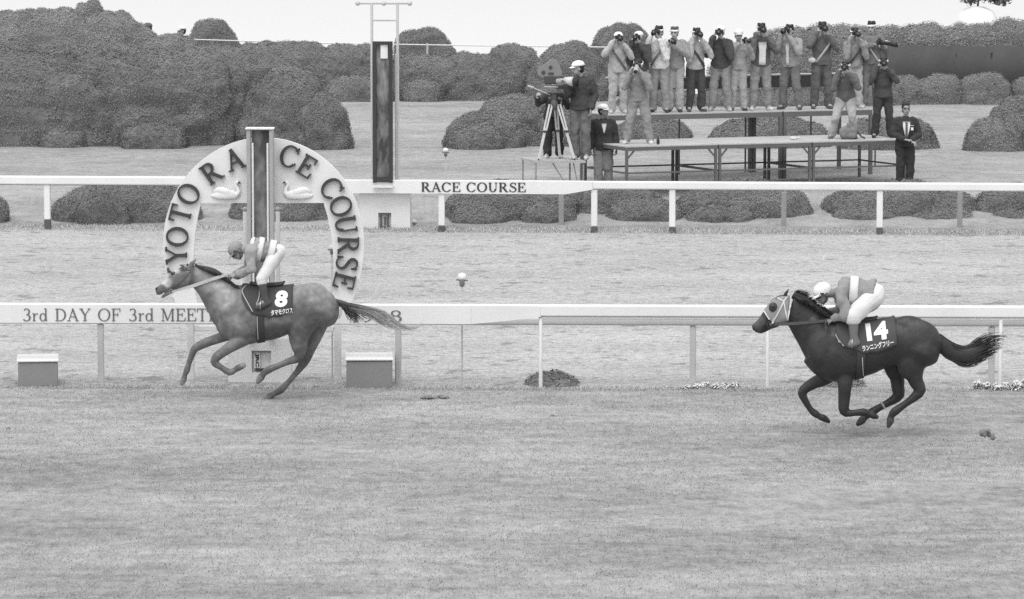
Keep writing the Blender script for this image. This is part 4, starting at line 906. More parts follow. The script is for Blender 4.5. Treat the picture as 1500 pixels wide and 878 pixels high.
def tp(*pts): return [B8.p(*q) for q in pts]
hairs((g, tn), [tp(t0, a8(1010, 372), a8(1080, 385), a8(1150, 402), a8(1210, 430), a8(1260, 470), a8(1310, 485), a8(1355, 462), a8(1385, 418)),
                tp(a8(955, 370), a8(1005, 385), a8(1070, 405), a8(1130, 425), a8(1180, 455), a8(1240, 482), a8(1290, 492), a8(1340, 488), a8(1375, 470)),
                tp(a8(958, 380), a8(995, 395), a8(1040, 415), a8(1080, 432), a8(1110, 445), a8(1150, 470), a8(1190, 485), a8(1230, 490), a8(1270, 492))], 110, .013, .0028, .0008, .10, wob=.014, tip=4.2, lmin=.72)
hairs((g, tn), [tp(a8(958, 374), a8(985, 392), a8(1005, 420), a8(1015, 445), a8(1010, 462)), tp(a8(960, 370), a8(1010, 388), a8(1045, 415), a8(1075, 440), a8(1100, 462))], 130, .02, .0045, .0012, .06, wob=.02)
n0 = g.n; g.tube(tp(a8(948, 362), a8(985, 372), a8(1040, 388), a8(1090, 402)), np.array([3.6, 3.6, 2.2, .8]) * k8, 10, ref=(0, 1, 0), sub=3); tn.append(np.full(g.n - n0, .07))
part('tail', g, M_HAIR, R8, True, np.concatenate(tn))
# crupper patch, bridle, reins and bit
g = Geo(); g.tube(tp(a8(968, 378), a8(976, 400), a8(974, 425), a8(964, 446)), np.array([1.4, 1.7, 1.5, .8]) * k8, 8, ref=(0, 1, 0), ky=.8); part('tail_bandage', g, grey(.7), R8, True)
g = Geo(); fy = Y8 - .09
strap(g, bv8, [h8(620, 175), h8(590, 290), h8(575, 400), h8(560, 470)], 1.3, k8, .004, fy); strap(g, bv8, [h8(470, 215), h8(520, 245), h8(600, 250)], 1.1, k8, .004, fy)
strap(g, bv8, [h8(590, 250), h8(480, 380), h8(380, 470), h8(305, 545)], 1.1, k8, .004, fy); part('bridle', g, grey(.10, .5), R8)
c = cast(bv8, *h8(305, 560), .01, fy); g = Geo(); g.tube([c + .028 * np.array([math.cos(a), -.1, math.sin(a)]) for a in np.linspace(0, 2 * math.pi, 15)], .005, 6, round_ends=False); part('bit_ring', g, grey(.5, .3, metal=.8), R8, True)
g = Geo(); hand8 = B8.p(331, 403, -.12); g.grid([[q + np.array([0, 0, -w]), q + np.array([0, 0, w]), q + np.array([0, .006, w]), q + np.array([0, .006, -w])] for q, w in [(c, .012), (c * .6 + hand8 * .4 + [0, -.02, -.01], .022), (hand8 * .75 + c * .25, .022), (hand8, .018)]]); part('rein', g, grey(.46), R8)
g = Geo(); c2 = c + np.array([0, .16, 0]); h2 = B8.p(331, 404, .12); g.tube([c2, (c2 + h2) / 2, h2], .010, 6); part('rein', g, grey(.40), R8)

# ------------------------------------------------------------------ the dark horse, number 14
b14 = lambda X, Y_: (1080 + X / 3.512, 390 + Y_ / 3.512)
c14 = lambda X, Y_, r: (1150 + X / 6.27, 500 + Y_ / 6.27, r)
d14 = lambda X, Y_: (1090 + X / 8.777, 400 + Y_ / 8.777)
A14 = dict(soft_y=548, soft_x=1168, Y=G(1260, 640)[1], foot=(1270, 600), label='dark bay race horse number 14 in a pale face hood, airborne in gallop',
  trunk=[(b14(490, 320), b14(338, 490), .12), (b14(530, 275), b14(385, 545), .185), (b14(580, 276), b14(460, 590), .225), (b14(620, 280), b14(560, 592), .255), (b14(670, 283), b14(630, 574), .275), (b14(730, 279), b14(700, 553), .285), (b14(790, 268), b14(770, 522), .275),
         (b14(850, 260), b14(840, 515), .27), (b14(910, 265), b14(905, 525), .26), (b14(968, 288), b14(972, 515), .235), (b14(1018, 326), b14(1025, 478), .17), (b14(1048, 365), b14(1050, 430), .09)],
  neck=[(b14(292, 150), b14(255, 300), .065), (b14(330, 160), b14(268, 318), .075), (b14(375, 190), b14(290, 360), .09), (b14(430, 225), b14(318, 410), .11), (b14(480, 258), b14(345, 465), .14), (b14(530, 275), b14(385, 520), .16)],
  head=[(d14(590, 285), d14(570, 620), .075), (d14(480, 282), d14(520, 655), .095), (d14(385, 320), d14(440, 680), .10), (d14(315, 400), d14(370, 700), .086), (d14(245, 500), d14(310, 715), .066), (d14(175, 600), d14(255, 745), .056), (d14(118, 655), d14(205, 775), .056), (d14(92, 682), d14(145, 765), .038)],
  jaw=[d14(500, 630) + (2.6,), d14(420, 680) + (2.4,), d14(330, 715) + (2.0,), d14(260, 750) + (2.0,), d14(215, 768) + (1.7,)],
  hind_far=[(1310, 520, 16), c14(985, 235, 13.5), c14(1028, 330, 10.5), c14(1035, 420, 9.2), c14(1042, 492, 8.6), c14(985, 545, 6.2), c14(880, 602, 4.8), c14(792, 655, 6.2), c14(738, 692, 4.6), c14(705, 728, 5.8), c14(668, 762, 3.4)],
  hind_near=[(1348, 515, 30), c14(1180, 200, 21), c14(1185, 300, 13), c14(1205, 375, 10), c14(1240, 450, 8.6), c14(1190, 512, 6.4), c14(1100, 580, 4.7), c14(1010, 645, 6.2), c14(972, 690, 4.4), c14(968, 730, 5.4), c14(950, 782, 3.0)],
  fore_far=[(1216, 535, 18), c14(370, 335, 12), c14(275, 378, 8.6), c14(165, 450, 6.8), c14(162, 500, 5.9), c14(200, 572, 4.7), c14(235, 628, 4.4), c14(275, 664, 5.3), c14(318, 692, 4.2), c14(355, 706, 5.2), c14(402, 740, 2.8)],
  fore_near=[(1236, 530, 20), c14(555, 290, 14), c14(550, 390, 10.2), c14(545, 500, 8.6), c14(538, 620, 7.4), c14(560, 660, 5.8), c14(640, 658, 4.6), c14(720, 652, 5.6), c14(768, 664, 4.2), c14(805, 680, 5.2), c14(842, 698, 3.2)],
  muscle=[(1204, 510, 22, 30, -.12, .085), (1232, 522, 24, 26, -.145, .085), (1345, 500, 34, 32, -.165, .105), (1330, 482, 30, 20, -.11, .11), (1334, 530, 20, 28, -.165, .08), (1195, 485, 16, 20, -.08, .08), (1150, 462, 8, 9, -.06, .04)],
  ears=[d14(510, 330) + d14(585, 190) + (-.055,), d14(530, 310) + d14(560, 215) + (.05,)],
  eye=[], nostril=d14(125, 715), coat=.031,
  coat_blobs=[(1205, 505, 16, 22, .044, .9), (1350, 490, 30, 18, .044, .9), (1106, 482, 10, 8, .055, .6), (1113, 470, 8, 8, .075, .7), (1200, 600, 40, 30, .029, .8), (1300, 600, 60, 26, .029, .8), (1304, 620, 5, 8, .06, .7), (1262, 616, 7, 6, .05, .7)],  # shoulder and haunch highlights painted into the dark coat
  cloth=[b14(502, 330), b14(508, 355), b14(522, 385), b14(545, 412), b14(600, 424), b14(640, 444), b14(720, 432), b14(808, 402)], axis_py=500, cloth_tone=.075,
  text=[('1', *b14(676, 340), 26, 8, 7.5, .05, .0), ('4', *b14(738, 332), 27, 8, 21, .05, .05), ('ランニングフリー', *b14(724, 408), 9.0, 12, 47, .03, .1)],
  piping=[[b14(500, 302), b14(507, 355), b14(526, 385), b14(548, 412)]],
  girth=(b14(606, 0)[0], b14(650, 0)[0]), girth_y=(b14(0, 470)[1], b14(0, 565)[1]), saddle=(b14(560, 0)[0], b14(720, 0)[0], b14(0, 276)[1]))
B14, R14, bv14, v14, f14 = build_horse(A14); cb14 = saddle_set(B14, R14, bv14, A14); k14 = B14.k; Y14 = A14['Y']
g = Geo(); strap(g, cb14, [b14(508, 345), b14(525, 385), b14(548, 412)], 4.2, k14, .005, Y14 - .2); part('white_trim', g, grey(.6), R14)
# rough tufted mane
g = Geo(); tn = []; crest = [b14(285, 160), b14(300, 145), b14(335, 158), b14(375, 185), b14(430, 222), b14(480, 255)]
for dy in (-.03, .02):
    n0 = g.n; g.tube([B14.p(x, y + 1, dy) for x, y in crest], np.array([2.0, 3.5, 4.5, 4.5, 3.5, 2]) * k14, 12, ref=(0, 1, 0), ky=.8, sub=3); tn.append(np.full(g.n - n0, .032))
rnd = np.random.default_rng(14)
for i in range(240):
    u = rnd.uniform(0, len(crest) - 1.01); a = int(u); w = u - a; x = crest[a][0] * (1 - w) + crest[a + 1][0] * w; y = crest[a][1] * (1 - w) + crest[a + 1][1] * w
    L = rnd.uniform(4, 11) * (1.25 if u < 3 else .8); an = rnd.uniform(.1, 1.25); n0 = g.n
    g.tube([B14.p(x, y, rnd.uniform(-.03, .03)), B14.p(x + L * .5 * math.cos(an), y - L * .6 * math.sin(an), -.04 * rnd.random()), B14.p(x + L * math.cos(an * .7), y - L * .75 * math.sin(an * .9), -.08 * rnd.random())], np.array([.75, .6, .15]) * k14, 4, round_ends=False); tn.append(np.full(g.n - n0, rnd.uniform(.022, .05)))
for i in range(150):
    u = rnd.uniform(.5, len(crest) - 1.01); a = int(u); w = u - a; x = crest[a][0] * (1 - w) + crest[a + 1][0] * w; y = crest[a][1] * (1 - w) + crest[a + 1][1] * w; n0 = g.n
    g.tube([B14.p(x - 1, y + 1, -.04), B14.p(x + 4, y + 5, -.10), B14.p(x + rnd.uniform(6, 14), y + rnd.uniform(7, 15), -.13)], np.array([.8, .7, .2]) * k14, 4, round_ends=False); tn.append(np.full(g.n - n0, rnd.uniform(.024, .045)))
part('mane', g, M_HAIR, R14, True, np.concatenate(tn))
g = Geo(); tn = []; T14 = lambda *pts: [B14.p(*q) for q in pts]
hairs((g, tn), [T14(b14(1040, 350), b14(1085, 385), b14(1140, 415), b14(1195, 412), b14(1240, 375), b14(1290, 350), b14(1340, 348), b14(1405, 358)),
                T14(b14(1045, 380), b14(1085, 415), b14(1140, 440), b14(1195, 445), b14(1250, 420), b14(1295, 395), b14(1340, 375), b14(1380, 372)),
                T14(b14(1050, 420), b14(1085, 450), b14(1130, 475), b14(1180, 478), b14(1240, 460), b14(1290, 440), b14(1335, 425), b14(1380, 410)),
                T14(b14(1052, 450), b14(1075, 470), b14(1110, 485), b14(1150, 508), b14(1200, 515), b14(1245, 500), b14(1280, 475), b14(1320, 455))], 330, .012, .0065, .0014, .04, wob=.02)
n0 = g.n; g.tube(T14(b14(1040, 372), b14(1062, 412), b14(1105, 445), b14(1165, 462), b14(1220, 445), b14(1270, 412)), np.array([5.5, 11.5, 9.5, 11, 9.5, 4]) * k14, 12, ref=(0, 1, 0), ky=.5, sub=3); tn.append(np.full(g.n - n0, .034))
part('tail', g, M_HAIR, R14, True, np.concatenate(tn))
# pale hood over the face, with a dark eye cup; straps, bit, rein, leg band
hood = [((590, 285), (570, 620)), ((480, 282), (520, 650)), ((385, 316), (440, 660)), ((315, 396), (370, 640)), ((255, 490), (322, 596))]
g = Geo(); poly = []
def patch(bvh, cols, nrow, off):
    rows = []
    for (a, b_) in cols:
        rows.append([cast(bvh, *d14(a[0] + (b_[0] - a[0]) * t, a[1] + (b_[1] - a[1]) * t), off, Y14 - .05) for t in np.linspace(.07, .98, nrow)])
    return np.array(rows)
hc = crom(np.array([[*a, *b_] for a, b_ in hood], float), 4); Pg = patch(bv14, [((r[0], r[1]), (r[2], r[3])) for r in hc], 14, .007); Pf = Pg.copy(); Pf[..., 1] = 2 * Y14 - Pf[..., 1]
full = np.concatenate([Pf[:, ::-1], Pg], 1); hv, hf = sheet_solid(full, .006); hd = part('face_hood', (hv, hf), grey(.27, .8, var=.12, fine=80.0), R14, True); hb = bvh_of(hv, hf)
g = Geo(); c = cast(hb, *d14(372, 440), .004, Y14 - .1); g.ell(c, (.052, .03, .058), nu=16, nv=10); part('eye_cup', g, grey(.05, .4), hd, True)
g = Geo(); c = cast(hb, *d14(368, 436), .03, Y14 - .1); g.ell(c, (.024, .012, .022), nu=12, nv=8); part('eye', g, M_EYE, R14, True)
g = Geo(); fy = Y14 - .1
for ln, w in (([(385, 296), (440, 325), (505, 360)], 2.2), ([(575, 285), (520, 350), (460, 470), (400, 580)], 2.0), ([(510, 370), (530, 480), (555, 600)], 1.8), ([(255, 492), (290, 545), (325, 600)], 1.7), ([(600, 300), (590, 420), (560, 610)], 2.0), ([(395, 580), (372, 620), (365, 650)], 2.6)):
    strap(g, hb, [d14(*q) for q in ln], w, k14, .006, fy)
part('bridle', g, M_STRAP, R14)
c = cast(bv14, *d14(345, 668), .012, fy); g = Geo(); g.tube([c + .042 * np.array([math.cos(a), -.1, math.sin(a)]) for a in np.linspace(0, 2 * math.pi, 17)], .007, 6, round_ends=False); g.tube([c + [0, .02, 0], c + [.001, -.01, 0]], .03, 10); part('bit_ring', g, grey(.09, .3, metal=.6), R14, True)
g = Geo(); hand14 = B14.p(1211, 470, -.14); g.grid([[q + np.array([0, 0, -w]), q + np.array([0, 0, w]), q + np.array([0, .006, w]), q + np.array([0, .006, -w])] for q, w in [(c, .012), (c * .6 + hand14 * .4 + [0, -.04, -.0], .018), (hand14 * .8 + c * .2 + [0, -.03, 0], .018), (hand14, .014)]]); part('rein', g, grey(.085), R14)
g = Geo(); c2 = c + np.array([0, .17, 0]); h2 = B14.p(1211, 471, .12); g.tube([c2, (c2 + h2) / 2, h2], .010, 6); part('rein', g, grey(.085), R14)
g = Geo(); q = c14(900, 572, 0)[:2]; P1, P2 = B14.p(q[0] - 1.5, q[1] - 4, .13), B14.p(q[0] + 1.5, q[1] + 3.5, .13)
a_, b_ = B14.p(*c14(915, 580, 0)[:2], .13), B14.p(*c14(885, 598, 0)[:2], .13); d_ = nrm(b_ - a_); m_ = (a_ + b_) / 2
g.tube([m_ - d_ * .012, m_ + d_ * .012], 5.6 * k14, 14, ref=(0, 1, 0), ky=.9, round_ends=False); part('leg_band', g, grey(.35), R14, True)

# ================================================================== people
def Rz(a): c, s = math.cos(a), math.sin(a); return np.array([[c, -s, 0], [s, c, 0], [0, 0, 1.0]])
def basis(face, up):
    """columns: person's left-to-right axis x, -face = y, up = z for a head modelled facing -y"""
    y = -nrm(face); z = nrm(np.asarray(up, float) - y * np.dot(y, up)); x = np.cross(y, z); return np.stack([x, y, z], 1)
def hand(g, w, d, pn, s=1.0, curl=1.0, side=1):
    """palm, four fingers of different lengths bent at the knuckles, thumb off the side of the palm"""
    d = nrm(d); pn = nrm(pn - d * np.dot(pn, d)); sd = np.cross(d, pn) * side; w = np.asarray(w, float)
    g.tube([w - d * .02 * s, w + d * .03 * s, w + d * .085 * s], np.array([.026, .032, .036]) * s, 10, ref=pn, ky=.5)
    for i, L in enumerate((.92, 1.0, .95, .76)):
        b = w + d * .082 * s + sd * (i - 1.5) * .0215 * s; a1, a2, a3 = .55 * curl, 1.25 * curl, 1.9 * curl
        p = [b - d * .02 * s, b]
        for a, l in ((a1, .042), (a2, .030), (a3, .022)): p.append(p[-1] + (d * math.cos(a) + pn * math.sin(a)) * l * L * s)
        g.tube(p, np.array([.0105, .0105, .0098, .009, .0075]) * s, 8)
    b = w + d * .02 * s - sd * .028 * s; q = b + nrm(d * .7 - sd * .7 + pn * .25) * .04 * s; g.tube([b, q, q + nrm(d + pn * .7 * curl) * .034 * s], np.array([.015, .012, .009]) * s, 8)
def head_geo(g, c, B, s=1.0):
    T = lambda p: c + B @ (np.array(p, float) * s)
    g.ell(T((0, .012, .025)), np.array((.074, .094, .098)) * s, B, 18, 12); g.ell(T((0, -.028, -.045)), np.array((.056, .064, .070)) * s, B, 16, 10)
    g.ell(T((0, -.062, -.088)), np.array((.028, .026, .022)) * s, B, 10, 8)                       # chin
    g.tube([T((0, -.088, .015)), T((0, -.104, -.012)), T((0, -.108, -.028))], np.array([.010, .014, .016]) * s, 8)   # nose
    for x in (-1, 1):
        g.ell(T((x * .074, .014, -.012)), np.array((.012, .022, .034)) * s, B, 10, 8)             # ears
        g.ell(T((x * .032, -.074, .028)), np.array((.024, .014, .009)) * s, B, 8, 6)              # brows
    g.tube([T((-.022, -.090, -.062)), T((0, -.096, -.060)), T((.022, -.090, -.062))], np.array([.006, .009, .006]) * s, 8)  # mouth
def build_person(J, o):
    """J: joints in world metres; o: look. One continuous body; clothes, hair and hats are its children."""
    s = o.get('s', 1.0); g = Geo(); HB = basis(J['face'], J['up'])
    ch, pe, nk, hd = J['chest'], J['pelvis'], J['neck'], J['head']; rt = nrm(J['sh_r'] - J['sh_l']); rp = nrm(J['hip_r'] - J['hip_l'])
    ax = nrm(ch - pe); fw = nrm(np.cross(ax, rt)); fp_ = nrm(np.cross(ax, rp))
    def torso(g, m, lo=-.06, hi=1.0, belly=0.0):
        L = np.linalg.norm(ch - pe); S_ = []
        for t, w, d in ((lo, .155, .115), (.12, .158, .115), (.40, .140, .108), (.70, .160, .118), (.95, .165, .112), (1.10, .120, .085), (1.20, .066, .058)):
            if t > hi + .25: continue
            u = min(max(t, 0), 1); r = nrm(rp * (1 - u) + rt * u); f = nrm(fp_ * (1 - u) + fw * u)
            S_.append((pe + (ch - pe) * t + f * belly * math.sin(math.pi * u), r * (w * s + m), f * (d * s + m)))
        g.sect(S_, 20, 3)
    def arm(g, q, m, t1=1.0, cuff=True):
        a, e, w = J['sh_' + q], J['el_' + q], J['wr_' + q]; w2 = e + (w - e) * t1
        g.tube([a + nrm(ch - a) * .05 * s, a, (a + e) / 2, e], np.array([.058, .058, .049, .042]) * s + m, 12, sub=2)
        g.tube([e, e + (w2 - e) * .3, w2], np.array([.043, .043, .043 - .016 * t1]) * s + m, 12, sub=2)
    def leg(g, q, m, t1=1.0, flare=0.0):
        h, k, a = J['hip_' + q], J['kn_' + q], J['an_' + q]; a2 = k + (a - k) * t1
        g.tube([h + (pe - h) * .3 + nrm(h - k) * .04, h, h + (k - h) * .4, k], np.array([.090, .090, .076, .058]) * s + m, 14, sub=2)
        g.tube([k, k + (a2 - k) * .3, k + (a2 - k) * .65, a2], np.array([.058, .058, .050, .058 - .018 * t1]) * s + m + np.array([0, 0, flare * .5, flare]), 12, sub=2)
    torso(g, 0); g.tube([ch + (nk - ch) * .3, nk, nk + (hd - nk) * .6], np.array([.064, .054, .052]) * s, 12)
    for q in 'lr':
        arm(g, q, 0); leg(g, q, 0); e, w = J['el_' + q], J['wr_' + q]; hdir = J.get('hd_' + q); hdir = nrm(w - e) if hdir is None else hdir
        hand(g, w, hdir, J.get('pn_' + q, np.array([0, 0, -1.0]) if abs(nrm(hdir)[2]) < .8 else np.array([0, 1.0, 0])), s * 1.02, o.get('curl', 1.0), 1 if q == 'r' else -1)
        a = J['an_' + q]; t = J['toe_' + q]; g.tube([a, a + (t - a) * .35 + [0, 0, .0], t], np.array([.040, .040, .028]) * s, 10)
    head_geo(g, hd, HB, s); bv_, bf_ = remesh(g, .0095 * s, 2, .4)
    loc = HB.T @ ((bv_ - hd) / s).T; x, y, z = loc; t = np.full(len(bv_), o.get('skin', .30)) * 1.0
    near_head = (np.abs(x) < .09) & (z > -.12) & (z < .14) & (np.abs(y) < .13)
    t[near_head & (y < -.055) & (np.abs(np.abs(x) - .032) < .016) & (np.abs(z - .010) < .009)] = .035          # eyes
    t[near_head & (y < -.06) & (np.abs(np.abs(x) - .032) < .022) & (np.abs(z - .034) < .007)] = .07            # eyebrows
    t[near_head & (y < -.08) & (np.abs(x) < .026) & (np.abs(z + .061) < .007)] = .15                          # lips
    r_ = root('person', o['loc'], o['label'], 'person', o.get('group')); part('body', (bv_, bf_), M_SKIN, r_, True, t)
    sd_ = o.get('seed', 1.0)
    def cloth(name, fn, tone, vox=.016, disp=.010, ds=9, parent=r_, **kw):
        g = Geo(); fn(g); v, f = remesh(g, vox, 2, .5, disp, ds, sd_); return part(name, (v, f), grey(tone, .9, var=.10, scale=5.0, fine=35.0), parent, True, **kw)
    if 'breeches' in o:
        cloth('breeches', lambda g: (torso(g, .014, -.10, .12), [leg(g, q, .042 if o.get('baggy') else .020, .12) for q in 'lr']), o['breeches'], .012, .016, 5)
    if 'trousers' in o:
        cloth('trousers', lambda g: (torso(g, .014, -.08, .15), [leg(g, q, o.get('tw', .030), .97, .016) for q in 'lr']), o['trousers'], .014, .022, 7)
    if 'jacket' in o:
        hem = o.get('hem', -.12)
        cloth('jacket', lambda g: (torso(g, o.get('jm', .046), hem, 1.0, 0.0), [arm(g, q, o.get('am', .026), o.get('sleeve', .90)) for q in 'lr'], g.tube([ch + (nk - ch) * .1, nk - (nk - ch) * .15], np.array([.085, .070]) * s, 14)), o['jacket'], .014, o.get('wr', .024), 7)
    if 'shirt' in o:                                                            # open jacket: shirt front showing as a long panel
        g = Geo(); m = o.get('jm', .034) + .026; wv = o.get('shirt_w', .05)
        P = [[pe + (ch - pe) * t + nrm(fp_ * (1 - t) + fw * t) * (d * s + m) * 1.0 + rt * wv * k * ((.15 + .85 * min(1, (t - o['shirt_lo']) / .6)) if 'shirt_lo' in o else (1.0 if t > .8 else .85)) for k in (-1, -.5, 0, .5, 1)] for t, d in [(q_, np.interp(q_, (0, .3, .6, .9, 1.06), (.115, .112, .116, .112, .09))) for q_ in np.linspace(o.get('shirt_lo', -.02), 1.06, 7)]]
        v, f = sheet_solid(np.array(P), .008); part('shirt_front', (v, f), grey(o['shirt'], .85), r_, True)
        if 'tie' in o:
            P = [[pe + (ch - pe) * t + nrm(fp_ * (1 - t) + fw * t) * (d * s + m + .012) + rt * wv * .3 * k for k in (-1, 1)] for t, d in ((.2, .112), (.5, .114), (.9, .112), (1.04, .09))]
            v, f = sheet_solid(np.array(P), .006); part('tie', (v, f), grey(o['tie'], .7), r_)
    if 'strap' in o:                                                            # camera-bag strap slung across the chest
        sg = o.get('strap_side', 1); P = []
        for t in np.linspace(.02, 1.04, 9):
            a = math.pi / 2 + sg * (.95 - 1.75 * t) * .8; w, d = np.interp(t, (0, .12, .4, .7, .95, 1.1), (.155, .158, .14, .16, .165, .12)) * s + .072, np.interp(t, (0, .12, .4, .7, .95, 1.1), (.115, .115, .108, .118, .112, .085)) * s + .072
            c = pe + (ch - pe) * t + rt * w * math.cos(a) + fw * d * math.sin(a); P.append([c - ax * .02 + rt * .012 * sg, c + ax * .02 - rt * .012 * sg])
        v, f = sheet_solid(np.array(P), .006); part('bag_strap', (v, f), grey(o['strap'], .7), r_, True)
    for q in 'lr':                                                              # shoes or boots
        a, t = J['an_' + q], J['toe_' + q]; d = nrm(t - a); dn = nrm(a - J['kn_' + q]); back = -nrm(np.array(t - a) - dn * np.dot(t - a, dn))
        heel = a + dn * .035 * s + back * .045 * s
        g = Geo(); g.tube([heel, a + (t - a) * .4 + dn * .030 * s, t + dn * .006], np.array([.044, .050, .038]) * s, 12); g.tube([a - dn * .05, heel * .4 + a * .6], np.array([.052, .05]) * s, 10)
        if 'boot' in o:
            k = J['kn_' + q]; g.tube([k + (a - k) * .22, k + (a - k) * .45, a], np.array([.064, .062, .047]) * s, 12, sub=2)
        part('boot' if 'boot' in o else 'shoe', remesh(g, .012, 2), grey(o.get('boot', o.get('shoe', .1)), .5), r_, True)
    H = lambda p: hd + HB @ (np.array(p, float) * s)
    if 'hair' in o:
        g = Geo(); g.ell(H((0, .026, .030 if 'cap' in o else .042)), np.array((.080 if 'cap' in o else .084, .096, .080 if 'cap' in o else .092)) * s, HB, 18, 12); g.ell(H((0, .055, -.01)), np.array((.080, .062, .075)) * s, HB, 14, 10)
        for i in range(0 if 'cap' in o else 14): a = i * 2.4; g.ell(H((.05 * math.cos(a), .02 + .06 * math.sin(a), .10 + .012 * math.sin(i * 5))), .035 * s, HB, 8, 6)
        part('hair', remesh(g, .013, 1, disp=.008, dscale=30), grey(o['hair'], .6, var=.25, fine=70.0), r_, True)
    if 'band' in o:
        g = Geo(); n = 24; P = []
        for i in range(n):
            a = 2 * math.pi * i / n; c_, s_ = math.cos(a), math.sin(a); P.append([H((.096 * c_, .010 + .115 * s_, .058 + .010 * s_ + dz)) + HB @ np.array((c_, s_, 0)) * dr * s for dr, dz in ((0, -.018), (.008, -.016), (.007, .020), (-.004, .020))])
        P.append(P[0]); g.grid(P, caps=False); part('headband', g, grey(o['band'], .8), r_, True)
    if 'cap' in o:
        g = Geo(); 
        P = []
        for i in range(9):
            th = math.pi / 2 * i / 8; P.append([H((.102 * math.cos(th) * math.cos(a), .012 + .120 * math.cos(th) * math.sin(a), .045 + .098 * math.sin(th) ** .8)) for a in np.linspace(0, 2 * math.pi, 24, endpoint=False)])
        g.grid(P); P = []
        for u in np.linspace(-1, 1, 11):
            x = .080 * u; y0 = -.088 * math.sqrt(max(0, 1 - (u * .8) ** 2)) + .006; y1 = y0 - .070 * math.sqrt(max(0, 1 - u * u)) - .004
            P.append([H((x, y0, .052)), H((x, y1, .034 - .012 * u * u)), H((x, y1, .028 - .012 * u * u)), H((x, y0, .045))])
        g.grid(P); part('cap', g, grey(o['cap'], .8), r_, True)
    if 'helmet' in o:
        g = Geo(); g.ell(H((0, .010, .040)), np.array((.098, .122, .104)) * s, HB, 22, 14)
        v, f = remesh(g, .012, 2); q = (v - hd) @ HB / s; keep = set(np.where((q[:, 2] > .002 + .030 * (q[:, 1] < -.02)) | (q[:, 1] > .03) & (q[:, 2] > -.045))[0])
        f = [tuple(x) for x in f if all(int(i) in keep for i in x)]; hm = part('helmet', (v, f), grey(o['helmet'], .5, var=.05), r_, True)
        g = Geo(); P = []
        for u in np.linspace(-1, 1, 11):
            x = .084 * u; y0 = -.098 * math.sqrt(max(0, 1 - (u * .8) ** 2)) + .004; y1 = y0 - .062 * math.sqrt(max(0, 1 - u * u)) - .004
            P.append([H((x, y0, .040)), H((x, y1, .016)), H((x, y1, .010)), H((x, y0, .032))])
        g.grid(P); part('visor', g, grey(o['helmet'], .5), hm, True)
        g = Geo()
        for x in (-1, 1): g.tube([H((x * .092, .02, .05)), H((x * .080, .0, -.03)), H((x * .045, -.045, -.10)), H((0, -.06, -.118))], .006 * s, 6)
        part('chin_strap', g, grey(.08), hm, True)
        g = Geo(); P = []
        for i in range(13):
            a = math.pi * (1.08 + .84 * i / 12); c_, s_ = math.cos(a), math.sin(a); P.append([H((.080 * c_, .0 + .104 * s_, z)) for z in (-.012, .024)])
        v, f = sheet_solid(np.array(P), .010); part('goggles', (v, f), grey(o.get('goggles', .06), .25, spec=.6), r_, True)
    if 'glasses' in o:
        g = Geo()
        for x in (-1, 1): g.tube([H((x * .036 + .026 * math.cos(a), -.100, .008 + .019 * math.sin(a))) for a in np.linspace(0, 2 * math.pi, 13)], .0035, 6, round_ends=False); g.tube([H((x * .062, -.096, .012)), H((x * .082, 0, .010))], .003, 5)
        g.tube([H((-.010, -.102, .010)), H((.010, -.102, .010))], .003, 5); part('glasses', g, grey(.03), r_, True)
    return r_

def jockey(B, D, o):
    p = lambda k, dy=0.0: B.p(*D[k], dy); J = {}
    J['pelvis'] = p('pelvis'); J['chest'] = p('chest'); J['neck'] = p('neck', D.get('hy', -.02)); J['head'] = p('head', D.get('hy', -.02)); J['face'] = nrm(D['face']); J['up'] = nrm(D['up'])
    for q, sg in (('l', -1), ('r', 1)):                     # the near side is the rider's left
        for nm, w in (('sh', .18), ('hip', .10), ('kn', .25), ('an', .27), ('toe', .285)): J[nm + '_' + q] = p(nm, sg * w)
        far = q == 'r'
        J['el_' + q] = p('el2' if far else 'el', sg * .25); J['wr_' + q] = p('wr2' if far else 'wr', sg * .12); J['hd_' + q] = nrm(p('hd2' if far else 'hand', sg * .09) - J['wr_' + q]); J['pn_' + q] = np.array([.15, 0.0 - sg * .4, -1.0])
    o = dict(o, loc=B.p(*D['toe'], 0), s=D.get('s', .92)); return build_person(J, o), J
e14 = lambda X, Y_: (1170 + X / 7.32, 400 + Y_ / 7.32)
j8 = lambda X, Y_: (220 + X / 6.818, 340 + Y_ / 6.818)
D8 = dict(pelvis=j8(1262, 215), chest=j8(1030, 165), neck=j8(945, 168), head=j8(868, 190), face=(-.62, -.18, -.76), up=(-.74, -.05, .60), sh=j8(1000, 185), el=j8(1005, 375), el2=j8(985, 372), wr=j8(868, 425), wr2=j8(850, 430), hand=j8(780, 428), hd2=j8(770, 432),
          hip=j8(1262, 225), kn=j8(1108, 470), an=j8(1150, 690), toe=j8(1062, 752), s=.90)
r8, J8 = jockey(B8, D8, dict(label='jockey in a gray cap and striped silks crouched on the gray horse', skin=.28, helmet=.27, jacket=.31, jm=.036, wr=.034, hem=-.03, am=.022, breeches=.66, boot=.07, goggles=.10, curl=1.35, seed=3, group='jockeys'))
D14 = dict(pelvis=e14(800, 215), chest=e14(480, 190), neck=e14(385, 215), head=e14(262, 225), face=(-.80, -.22, -.45), up=(-.42, -.05, .90), sh=e14(452, 235), el=e14(520, 455), el2=e14(455, 400), wr=e14(375, 495), wr2=e14(330, 440), hand=e14(275, 512), hd2=e14(260, 470),
           hip=e14(795, 265), kn=e14(585, 465), an=e14(590, 715), toe=e14(548, 770), s=.97)
r14, J14 = jockey(B14, D14, dict(label='jockey in a white cap and gray silks leaning low over the dark horse', skin=.22, helmet=.74, jacket=.27, jm=.046, wr=.034, hem=-.02, am=.024, breeches=.66, baggy=1, boot=.16, goggles=.05, curl=1.35, seed=5, group='jockeys'))
